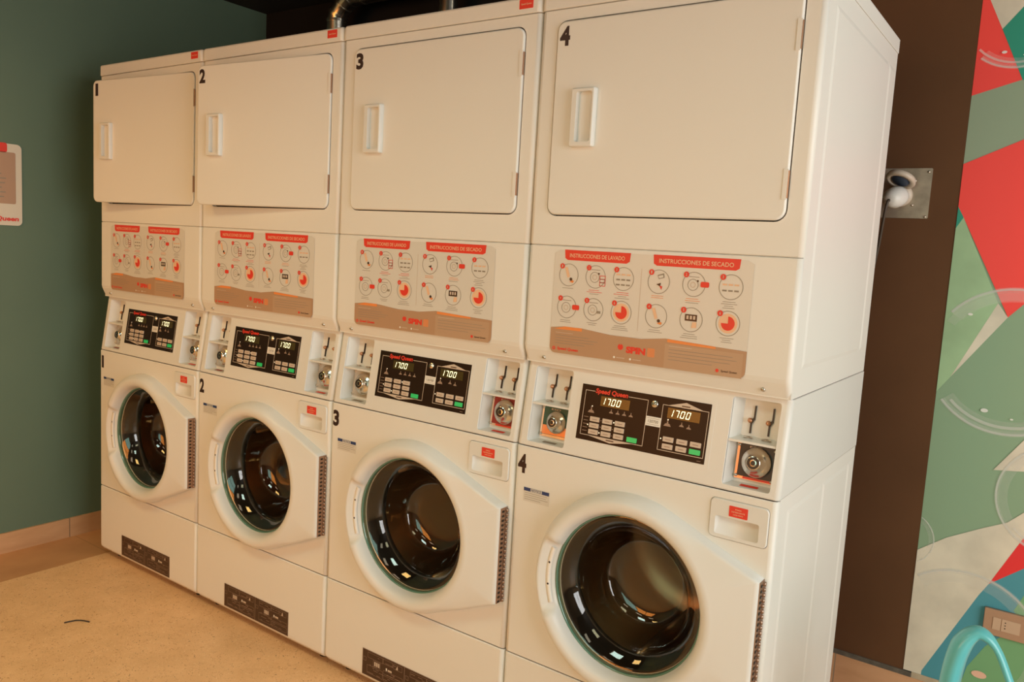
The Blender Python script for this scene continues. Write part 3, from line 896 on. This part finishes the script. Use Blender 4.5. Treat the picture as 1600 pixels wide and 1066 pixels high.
        # key pictures above the displays' buttons
        def tree(cx, cz, s):
            b.patch([(cx - .008 * s, cz - .006 * s), (cx + .008 * s, cz - .006 * s), (cx + .005 * s, cz - .001 * s), (cx + .0015 * s, cz), (cx + .0015 * s, cz + .004 * s), (cx - .0015 * s, cz + .004 * s), (cx - .0015 * s, cz), (cx - .005 * s, cz - .001 * s)], y, BROWNLN)
            b.disc(cx, cz + .006 * s, .0016 * s, y, BROWNLN, 8)
        tree(.206, .120, 1.15); b.disc(.2075, .1295, .0014, y - e, LED, 8)
        for q in range(4): tree(.261 + q * .0178, .124, .72)
        tree(.410, .121, 1.15); b.disc(.4105, .1295, .0014, y - e, LED, 8); tree(.445, .123, .75); tree(.463, .1205, .75)
        for q in range(5): b.rect(.188, .201, .101 - q * .0085, .1022 - q * .0085, y, BROWNLN)
        for cx, cz in ((.2345 + .038, .099), (.2345 + .0015, .068), (.2015, .083), (.3985, .084)): b.disc(cx, cz, .0016, y - e, LED, 8)
        for cx in (.2375, .2715):
            for q in range(3): b.rect(cx - .002, cx + .001, .097 - q * .0155, .0985 - q * .0155, y, BROWNLN)
        # white code label between the fields
        b.rect(.3545, .3935, .108, .130, y - e, WHITEP)
        for q in range(2): b.rect(.358, .390, .1115 + q * .014, .1122 + q * .014, y - 2 * e, GREYL)
        b.text('120700', .361, .387, .1155, .1225, y - 2 * e, GREYL, offset=.01)
        b.rect(.492, .502, .0492, .0502, y, BROWNLN)
    cp = P('cpanel', 'control_panel', cpanel, merge=False)
    def disp(x0, x1, xd):
        def f(b):
            b.fr = fc; b.plate([(x0, .1335), (x1, .1335), (x1, .1575), (x0, .1575)], -.0022, -.0015, OLIVE)
            seg_digits(b, '1700', xd, .1375, .0095, .0165, .0140, -.0026)
        return f
    P('disp1', 'display', disp(.229, .308, .2300), cp, merge=False); P('disp2', 'display', disp(.407, .487, .4100), cp, merge=False)

    def button(cx, cz, green):
        def f(b):
            b.fr = fc; b.plate(rrect(cx - .0132, cx + .0132, cz - .0058, cz + .0058, .0012, 2), -.0030, -.0013, GREENB if green else CREAM)
            if not green:
                b.rect(cx - .0070, cx + .0070, cz - .0012, cz + .0004, -.0033, BROWNLN)
        return f
    k = 0
    for r_, cz in enumerate((.0985, .0830, .0675)):
        for cx in (.2195, .2545, .2890):
            P('b%d' % k, 'button', button(cx, cz, False), cp, merge=False); k += 1
    for cz in (.0845, .0680):
        for cx in (.4175, .4515, .4850):
            if cz < .07 and cx > .47: continue
            P('b%d' % k, 'button', button(cx, cz, False), cp, merge=False); k += 1
    P('g1', 'start_button', button(.3255, .0665, True), cp, merge=False)['label'] = 'green start button'
    P('g2', 'start_button', button(.4850, .0680, True), cp, merge=False)['label'] = 'green start button'
    def keyl(b):
        b.fr = fc; b.lathe([(.0085, -.001), (.0085, -.004), (.007, -.0055), (.0045, -.0050), (.004, -.0065), (0, -.0065)], .3725, .160, CHROME, 20)
        b.rect(.3718, .3732, .157, .163, -.0068, BLACK)
    P('keyl', 'key_switch', keyl, cp)

    # ---- door
    RO = .2480

    def rout(a):
        """outline radius: a circle joined by straight edges to the hinge side"""
        r = RO
        c, s_ = math.cos(a), math.sin(a)
        hxr = .671 - GX
        for zc in (.7005 - GZ, -(GZ - .4385)):
            sg = 1 if zc > 0 else -1
            # tangent line from (hxr,zc) to circle
            dd = math.hypot(hxr, zc); al = math.atan2(zc, hxr); be = math.acos(min(1, RO / dd)); ta = al + sg * be
            # line: x cos ta + z sin ta = RO
            lo_, hi = sorted((al, ta))
            if lo_ <= a <= hi:
                r = RO / max(1e-6, math.cos(a - ta))
        if math.atan2(-(GZ - .4385), hxr) < a < math.atan2(.7005 - GZ, hxr): r = hxr / c
        return r

    def wdoor(b):
        N = 144; A = sorted([-PI + 2 * PI * k / N for k in range(N)] + [math.atan2(.7005 - GZ, .671 - GX), math.atan2(-(GZ - .4385), .671 - GX)]); N = len(A)
        rings = []
        for a in A:
            R = rout(a); c, s_ = math.cos(a), math.sin(a)
            f = 1.0
            da = abs(abs(a) - PI)
            n1 = math.radians(24); n2 = math.radians(26)
            if da < n2: f = .50 if da < n1 else .50 + .50 * (da - n1) / (n2 - n1)
            ext = R - RO
            xx = GX + (R) * c
            yh = -.0400
            flat = ext > .004
            prof = [(GR - .006, .004), (GR, -.012 * f), (GR + .003, -.026 * f), (GR + .008, -.038 * f), (GR + .016, -.0455 * f), (GR + .026, -.0475 * (f + (1 - f) * .3)), (GR + .036, -.0465 * (f + (1 - f) * .5))]
            k_ = f + (1 - f) * .75
            pc = [(R - .012, -.0430 * k_), (R - .007, -.0380 * k_), (R - .003, -.0320 * k_), (R, -.024 * k_), (R + .001, -.010), (R + .002, y0)]
            pf = [(GR + .046, -.0430), (max(R - .010, GR + .048), yh), (max(R - .004, GR + .049), yh + .002), (R, yh + .006), (R, -.005), (R, y0)]
            q = min(1, max(0, ext / .03)); q = q * q * (3 - 2 * q)
            prof += [(u[0] * (1 - q) + v_[0] * q, u[1] * (1 - q) + v_[1] * q) for u, v_ in zip(pc, pf)]
            rings.append([(GX + r * c, y, GZ + r * s_) for r, y in prof])
        m = len(rings[0]); vs = [p for R_ in rings for p in R_]
        fs = [(i_ * m + j, i_ * m + j + 1, ((i_ + 1) % N) * m + j + 1, ((i_ + 1) % N) * m + j) for i_ in range(N) for j in range(m - 1)]
        b.add(vs, fs, PLASTIC, True)
    dr = P('door', 'door', wdoor)
    if 'ws' not in _cache:
        _cache['ws'] = True

    def gls(b):
        G = GR - .004
        b.lathe([(G, -.0085), (G - .006, -.0105), (G - .014, -.006), (G - .034, .010), (G - .046, .026), (G - .054, .052), (G - .062, .086), (G - .074, .110), (G - .090, .124), (G - .106, .129), (G - .140, .130), (0.0001, .130)], GX, GZ, GLASS, 72)
    P('glass', 'glass', gls, dr)

    def rim(b): b.lathe([(GR + .001, -.010), (GR - .001, -.0125), (GR - .004, -.0105), (GR - .005, .002)], GX, GZ, RIMGLASS, 72)
    P('rim', 'glass_rim', rim, dr)['label'] = 'dark green glass edge'

    def gasket(b):
        b.lathe([(GR - .004, .004), (GR - .010, .012), (GR - .004, .022), (GR - .012, .034), (GR - .006, .046), (GR - .022, .060), (GR - .018, .075)], GX, GZ, RUBBER, 64)
    P('gasket', 'rubber_gasket', gasket)

    def drum(b):
        b.lathe([(GR - .018, .075), (GR + .035, .082), (GR + .045, .10), (GR + .045, .46), (GR + .03, .48), (.06, .485), (.05, .475), (0.0001, .472)], GX, GZ, DRUM, 56)
        for k_ in range(3):
            a = .5 + k_ * 2 * PI / 3; R0 = GR + .046; n = 8
            ring = []
            for yy in (.11, .44):
                for q in range(n + 1):
                    t_ = q / n; da = (t_ - .5) * .34; rr = R0 - .055 * math.sin(PI * t_)
                    ring.append((GX + rr * math.cos(a + da), yy, GZ + rr * math.sin(a + da)))
            b.add(ring, [(q, q + 1, q + n + 2, q + n + 1) for q in range(n)] + [tuple(range(n + 1)), tuple(range(n + 1, 2 * n + 2))], DRUM, True)
    P('drum', 'drum', drum)

    def whinge(b):
        x = .6715
        b.box(x, x + .0015, -.033, y0, .4400, .6990, HINGE)
        n = 21
        for k_ in range(n):
            za = .4405 + k_ * (.2580 / n); zb = za + .2580 / n * .70
            b.tube([(x + .0035, -.009, za), (x + .0035, -.009, zb)], .0036, HINGE, 10)
            b.box(x + .0016, x + .0030, -.028, -.020, za + .001, za + .006, BLACK)
    P('hinge', 'piano_hinge', whinge, dr)

    def strike(b):
        # white latch strip with two screws in the finger notch
        n = 14; a1 = math.radians(20)
        A = [PI - a1 + 2 * a1 * k_ / n for k_ in range(n + 1)]
        ri, ro = GR + .0085, GR + .0195
        vs = [(GX + r * math.cos(a), yy, GZ + r * math.sin(a)) for a in A for r, yy in ((ri, -.0215), (ri + .001, -.0265), (ro, -.0275), (ro + .001, -.020))]
        b.add(vs, [(k_ * 4 + j, k_ * 4 + j + 1, k_ * 4 + j + 5, k_ * 4 + j + 4) for k_ in range(n) for j in range(3)], WHITEP, True)
        for da in (-.15, .12):
            b.disc(GX + (GR + .014) * math.cos(PI + da), GZ + (GR + .014) * math.sin(PI + da), .0028, -.0275, BLACK, 10)
    P('strike', 'latch_strip', strike, dr)

    for fx, fy in ((.06, .06), (W - .06, .06), (.06, D - .06), (W - .06, D - .06)):
        b = MB(); b.tube([(fx, fy, 0), (fx, fy, .034)], .018, RUBBER, 14); b.build('foot', root)
    return root


for i in range(4): washer(i)
for i in range(4): dryer(i)

# ------------------------------------------------------------------ exhaust ducts behind the dryers
def duct(x, label, pts, r=.043):
    b = MB(); b.tube(pts, r, DUCT, 20)
    P_ = [Vector(p) for p in pts]
    for k in range(1, len(P_) - 1):      # raised seams at every joint
        t = (P_[k + 1] - P_[k - 1]).normalized() * .006
        b.tube([tuple(P_[k] - t), tuple(P_[k] + t)], r * 1.06, DUCT, 20)
    return tag(b.build('exhaust_duct', merge=False), label, 'duct', 'galvanised exhaust ducts')


duct(0, 'shiny bent metal exhaust duct seen above the joint between dryers 2 and 3',
     [(.387, .716, 1.80), (.387, .79, 1.80), (.387, .84, 1.84), (.387, .86, 1.92), (.387, .86, 2.335), (.395, .86, 2.365), (.430, .86, 2.400), (.475, .86, 2.428), (.55, .86, 2.434), (1.60, .86, 2.434), (2.20, .86, 2.434)], .044)
duct(1, 'short straight vertical metal duct seen above the middle of dryer 3',
     [(1.036, .716, 1.80), (1.036, .79, 1.80), (1.036, .84, 1.84), (1.036, .86, 1.92), (1.036, .86, 2.30), (1.036, .86, 2.386)], .037)

# ------------------------------------------------------------------ socket on the dark wall
t = thing('industrial_socket', 'round industrial socket with blue lid on a metal plate on the dark wall', 'socket', (2.755, WALL_Y - .0042, 1.53))
PLATEM = mat('galvanised_plate', (0.42, 0.34, 0.26), 0.45, metal=0.6, noise=(25, 0.15))
b = MB(); b.plate(rrect(-.075, .074, .001, .149, .004, 3), -.004, 0, PLATEM); b.build('mounting_plate', t)
b = MB()
for x, z in ((.030, .112), (.028, .040), (.064, .138), (-.060, .012), (.066, .006)):
    b.lathe([(0, -.007), (.003, -.0065), (.004, -.004)], x, z, STEEL, 10)
b.build('screws', t)
b = MB()
b.fr = lambda a, y, c: (a, y, c)
# cylindrical body tilted downwards
def cyl_along(b, p0, p1, prof, m, n=28):
    p0 = Vector(p0); d = (Vector(p1) - p0); L = d.length; d.normalize(); a = d.cross(Vector((1, 0, 0))).normalized(); c = d.cross(a)
    vs = []
    for r, s_ in prof:
        for k in range(n):
            th = 2 * PI * k / n; vs.append(tuple(p0 + d * s_ * L + a * math.cos(th) * r + c * math.sin(th) * r))
    b.add(vs, [(j * n + k, j * n + (k + 1) % n, (j + 1) * n + (k + 1) % n, (j + 1) * n + k) for j in range(len(prof) - 1) for k in range(n)], m, True)
SOCK = mat('socket_plastic', (0.62, 0.52, 0.42), 0.4)
cyl_along(b, (-.006, -.002, .070), (-.006, -.024, .066), [(.0, 0), (.034, 0), (.034, .7), (.030, 1), (.0, 1.0)], SOCK)
b.build('socket_body', t)
# spring lid held open above the plug, blue seal on its underside
b = MB(); cyl_along(b, (.000, -.046, .121), (-.004, -.055, .104), [(.0, 0), (.030, 0), (.041, .25), (.043, .7), (.040, 1), (.030, .98), (.028, .6), (.0, .6)], SOCK); b.build('lid', t)
b = MB(); cyl_along(b, (-.0015, -.0505, .1120), (-.004, -.055, .104), [(.0, 0), (.026, 0), (.025, .8), (.020, 1.0), (0, 1.0)], mat('blue_seal', (0.035, 0.055, 0.10), 0.5)); b.build('lid_seal', t)
t2 = thing('power_plug', 'white plug with a dark cable hanging from the round wall socket', 'plug', (2.740, WALL_Y - .0042, 1.56))
b = MB(); cyl_along(b, (.010, -.027, .036), (-.006, -.090, .018), [(.0, 0), (.028, 0), (.031, .20), (.031, .55), (.022, .9), (.010, 1), (.0, 1.0)], PLASTIC); b.build('plug_body', t2)
b = MB(); b.tube([(-.005, -.086, .020), (-.008, -.096, .012), (-.012, -.094, -.010), (-.018, -.080, -.05), (-.026, -.060, -.11), (-.036, -.048, -.18), (-.060, -.04, -.28), (-.110, -.035, -.40), (-.16, -.03, -.55), (-.18, -.03, -.75)], .0042, mat('brown_cable', (0.07, 0.05, 0.035), 0.5), 10); b.build('cable', t2)

# small wall outlet on the mural
t = thing('wall_outlet', 'tan double wall outlet plate low on the mural', 'outlet', (3.16, WALL_Y - .0045, .33))
OUTB = mat('outlet_tan', (0.44, 0.26, 0.16), 0.45); OUTL = mat('outlet_light', (0.58, 0.40, 0.27), 0.45)
b = MB(); b.plate(rrect(-.060, .062, 0, .078, .003, 3), -.014, 0, OUTB, bev=.002); b.build('plate', t)
b = MB(); b.plate([(-.036, .020), (-.016, .020), (-.016, .056), (-.036, .056)], -.0155, -.0138, OUTL); b.build('blank_module', t)
b = MB(); b.plate([(-.014, .020), (.032, .020), (.032, .056), (-.014, .056)], -.0155, -.0138, OUTL)
for q in range(3): b.disc(-.005, .030 + q * .0085, .0018, -.0158, BLACK, 10)
b.build('socket_module', t)

# ------------------------------------------------------------------ mural
def mmat(n, c, r=.55, nz=None): return mat('mural_' + n, S(*c), r, noise=nz)
MG = mmat('dusty_green', (148, 172, 138)); MG2 = mmat('sage_green', (142, 170, 138)); MT = mmat('teal', (45, 150, 125)); MR = mmat('red', (255, 75, 68)); MR2 = mmat('deep_red', (235, 50, 52))
MLG = mmat('light_green', (164, 196, 152), nz=(6, .12)); MTA = mmat('concrete_tan', (222, 212, 192), nz=(9, .10)); MBL = mmat('blue', (75, 150, 165)); MGR = mmat('leaf_green', (118, 172, 122)); MGG = mmat('grey_green', (150, 165, 138))
b = MB(); Y = WALL_Y - .004
mx0, mx1, mz0, mz1 = 2.906, 4.9, .140, CEIL
b.plate([(mx0, mz0), (mx1, mz0), (mx1, mz1), (mx0, mz1)], Y, WALL_Y - .0002, MG2)
def mp(poly, m, k=1): b.patch(poly, Y - .0003 * k, m)
mp([(mx0, 1.66), (3.05, 1.74), (3.55, 2.0), (4.2, 2.48), (mx0, 2.48)], MGG)
mp([(mx0, 1.883), (3.027, 1.920), (2.916, 2.165), (2.79 + .116, 2.30), (mx0, 2.30)], MR, 2)
mp([(mx0, 2.30), (mx0, 2.187), (2.963, 2.062), (3.30, 2.48), (mx0, 2.48)], MTA, 3)
mp([(mx0, 2.187), (2.916, 2.165), (2.963, 2.062), (2.95, 2.09)], MTA, 4)
mp([(2.963, 2.062), (3.027, 1.918), (3.12, 1.96), (3.60, 2.10), (3.75, 2.48), (3.30, 2.48)], MT, 4)
mp([(mx0, 1.690), (3.048, 1.756), (3.30, 1.88), (3.52, 1.60), (3.30, 1.42), (3.098, 1.298), (3.064, 1.258), (2.923, 1.537), (mx0, 1.568)], MR, 5)
mp([(mx0, 1.568), (2.923, 1.537), (mx0, 1.505)], MT, 6)
mp([(mx0, 1.505), (2.923, 1.537), (3.036, 1.296), (2.938, 1.068), (mx0, 1.020)], MLG, 6)
mp([(3.036, 1.296), (3.064, 1.258), (2.938, 1.068)], MTA, 7)
mp([(mx0, .527), (2.98, .585), (3.067, .636), (3.127, .668), (3.163, .706), (3.30, .84), (3.171, .634), (3.101, .475), (3.079, .433), (2.956, .153), (2.956, mz0), (mx0, mz0)], MTA, 6)
mp([(3.076, .814), (3.140, .913), (3.30, 1.14), (3.42, .86), (3.15, .824)], MTA, 6)
mp([(3.101, .475), (3.171, .634), (3.30, .84), (3.42, .66), (3.181, .545)], MR2, 7)
mp([(3.101, .475), (3.079, .433), (2.956, .153), (2.956, mz0), (3.9, mz0), (3.80, .70), (3.42, .66), (3.181, .545)], MBL, 6)
mp([(3.060, mz0), (3.073, .208), (3.112, .286), (3.150, .330), (3.30, .36), (3.45, mz0)], MGR, 7)
mp([(3.170, .414), (3.19, .467), (3.26, .50), (3.36, .45), (3.30, .39), (3.19, .395)], MGR, 7)
mp([(3.5, .7), (3.8, .95), (4.3, 1.6), (4.9, 1.8), (4.9, .9), (4.2, .6)], MLG, 7); mp([(3.9, 1.7), (4.3, 1.6), (4.9, 1.8), (4.9, 2.3), (4.2, 2.2)], MR, 7)


def alphamat(n, a, c=(.9, .88, .82)):
    m = mat(n, c, .5); m.node_tree.nodes['Principled BSDF'].inputs['Alpha'].default_value = a; return m
A1 = alphamat('bubble_faint', .13); A2 = alphamat('bubble_mid', .40); A3 = alphamat('bubble_bright', .85)
def bubble(cx, cz, R, hl=True, k=8, clipx=mx0 + .001):
    n = 56
    def arc(r0, r1, a0, a1, m, kk):
        n_ = max(4, int(n * (a1 - a0) / (2 * PI)))
        for q in range(n_):
            t0, t1 = a0 + (a1 - a0) * q / n_, a0 + (a1 - a0) * (q + 1) / n_
            P4 = [(cx + r_ * math.cos(t_), cz + r_ * math.sin(t_)) for r_, t_ in ((r0, t0), (r1, t0), (r1, t1), (r0, t1))]
            if min(p[0] for p in P4) < clipx or min(p[1] for p in P4) < mz0 or max(p[1] for p in P4) > mz1: continue
            b.patch(P4, Y - .0003 * kk, m)
    arc(R * .80, R, 0, 2 * PI, A1, k); arc(R * .93, R * .99, 0, 2 * PI, A1, k + 1); arc(R * .955, R * .985, 0, 2 * PI, A2, k + 2)
    if hl:
        arc(R * .86, R * .90, -2.4, -.5, A2, k + 3); arc(R * .82, R * .94, 1.4, 2.6, A1, k + 3)
        for da, rr, s_ in ((-1.9, .72, .045), (-1.45, .76, .020), (-1.2, .70, .022), (-1.05, .84, .05), (2.3, .8, .03)):
            x, z = cx + R * rr * math.cos(da), cz + R * rr * math.sin(da)
            if x > clipx + .01: b.disc(x, z, R * s_, Y - .0003 * (k + 4), A3, 12, sz=.6)
bubble(3.085, 1.13, .215); bubble(3.01, 2.10, .150); bubble(3.25, .755, .165); bubble(3.045, .285, .215, False); bubble(2.865, .56, .085, False); bubble(3.7, 1.5, .25); bubble(4.2, .8, .2)
b.disc(3.106, .196, .020, Y - .0040, mmat('highlight', (235, 190, 165)), 14, sz=.55)
o = b.build('wall_mural', merge=False)
tag(o, 'colourful geometric mural with soap bubbles on the back wall, right of the machines', 'mural')

# ------------------------------------------------------------------ notice on the green wall
t = thing('notice_sign', 'white paper notice with tan text panel and red heading on green wall', 'sign', (LEFT_X, -.37, 1.35), 0)
b = MB(); b.fr = lambda a, y, c: (y * -1.0, a, c)      # a runs along +y, faces +x
SIGNW = mat('sign_paper', (0.74, 0.66, 0.54), 0.5); TS = mat('sign_tan', (0.47, 0.29, 0.19), 0.5)
b.plate(rrect(-.205, .205, 0, .320, .018, 5), -.003, 0, SIGNW)
b.build('board', t)
b = MB(); b.fr = lambda a, y, c: (y * -1.0, a, c)
b.patch(rrect(-.16, .152, .285, .322, .008, 3), -.0036, REDP)
b.text('REGLAMENTO', -.12, .11, .296, .310, -.0040, PALEOR, offset=.02)
b.build('heading', t, merge=False)
b = MB(); b.fr = lambda a, y, c: (y * -1.0, a, c)
b.patch(rrect(-.185, .182, .085, .287, .006, 3), -.0036, TS)
rnd = random.Random(4)
for q in range(9): b.rect(-.165, .150 - rnd.uniform(0, .05), .110 + q * .018, .114 + q * .018, -.0040, GREYL)
b.build('text_panel', t, merge=False)
b = MB(); b.fr = lambda a, y, c: (y * -1.0, a, c)
b.text('Speed Queen', .02, .192, .012, .036, -.0038, REDP, offset=.035, shear=.1)
b.build('logo', t, merge=False)

# ------------------------------------------------------------------ little thread on the floor
b = MB(); b.tube([(.498, -.387, .003), (.501, -.372, .003), (.509, -.352, .003), (.520, -.342, .003), (.533, -.335, .003), (.552, -.328, .003)], .0022, BLACK, 8)
tag(b.build('thread'), 'short dark thread lying on the speckled floor before washer 1', 'thread')

# ------------------------------------------------------------------ turquoise chair
TQ = mat('turquoise_plastic', (0.13, 0.52, 0.54), 0.32, coat=.2, noise=(2, .03))
t = thing('plastic_chair', 'turquoise plastic chair with looped back, at the bottom right before the mural', 'chair', (3.36, -.06, 0), 0)
def L3(pts): return [(x - 3.36, y + .06, z) for x, y, z in pts]
def smooth_path(P, n=6):
    out = []; P = [Vector(p) for p in P]
    for i in range(len(P) - 1):
        p0 = P[max(i - 1, 0)]; p1 = P[i]; p2 = P[i + 1]; p3 = P[min(i + 2, len(P) - 1)]
        for k in range(n):
            s_ = k / n
            out.append(tuple(.5 * ((2 * p1) + (p2 - p0) * s_ + (2 * p0 - 5 * p1 + 4 * p2 - p3) * s_ ** 2 + (3 * p1 - p0 - 3 * p2 + p3) * s_ ** 3)))
    out.append(tuple(P[-1])); return out
loop = smooth_path([(3.115, .10, .40), (3.098, .10, .50), (3.098, .10, .575), (3.110, .10, .642), (3.136, .10, .672), (3.168, .095, .652), (3.200, .085, .590), (3.235, .07, .52), (3.30, .04, .45), (3.36, .0, .42)])
n_ = len(loop)
rad = [.031 if k < n_ * .32 else max(.0110, .031 - .0200 * min(1, (k - n_ * .32) / (n_ * .22))) for k in range(n_)]
b = MB(); b.tube(L3(loop), rad, TQ, 14, flat=(1.0, .62)); b.build('back_loop', t)
b = MB(); b.tube(L3([(6.72 - x, y, z) for x, y, z in loop]), rad, TQ, 14, flat=(1.0, .62)); b.build('back_loop', t)
b = MB(); b.plate(rrect(-.235, .235, -.22, .20, .08, 6), 0, 0, TQ)
b = MB()
N1 = rrect(-.24, .24, -.22, .20, .09, 6); N2 = inset(N1, .012)
n_ = len(N1)
b.add([(x, y, .425) for x, y in N2] + [(x, y, .420) for x, y in N1] + [(x, y, .398) for x, y in N1], [(k2 * n_ + k, k2 * n_ + (k + 1) % n_, (k2 + 1) * n_ + (k + 1) % n_, (k2 + 1) * n_ + k) for k2 in range(2) for k in range(n_)], TQ, True)
b.add([(x, y, .425) for x, y in N2], [tuple(range(n_))], TQ); b.add([(x, y, .398) for x, y in N1], [tuple(range(n_))], TQ)
b.build('seat', t)
for sx in (-1, 1):
    for y0_, y1_ in ((-.16, -.20), (.14, .19)):
        b = MB(); b.tube([(sx * .19, y0_, .400), (sx * .205, (y0_ + y1_) / 2, .2), (sx * .222, y1_, 0)], [.020, .017, .013], TQ, 12); b.build('leg', t)
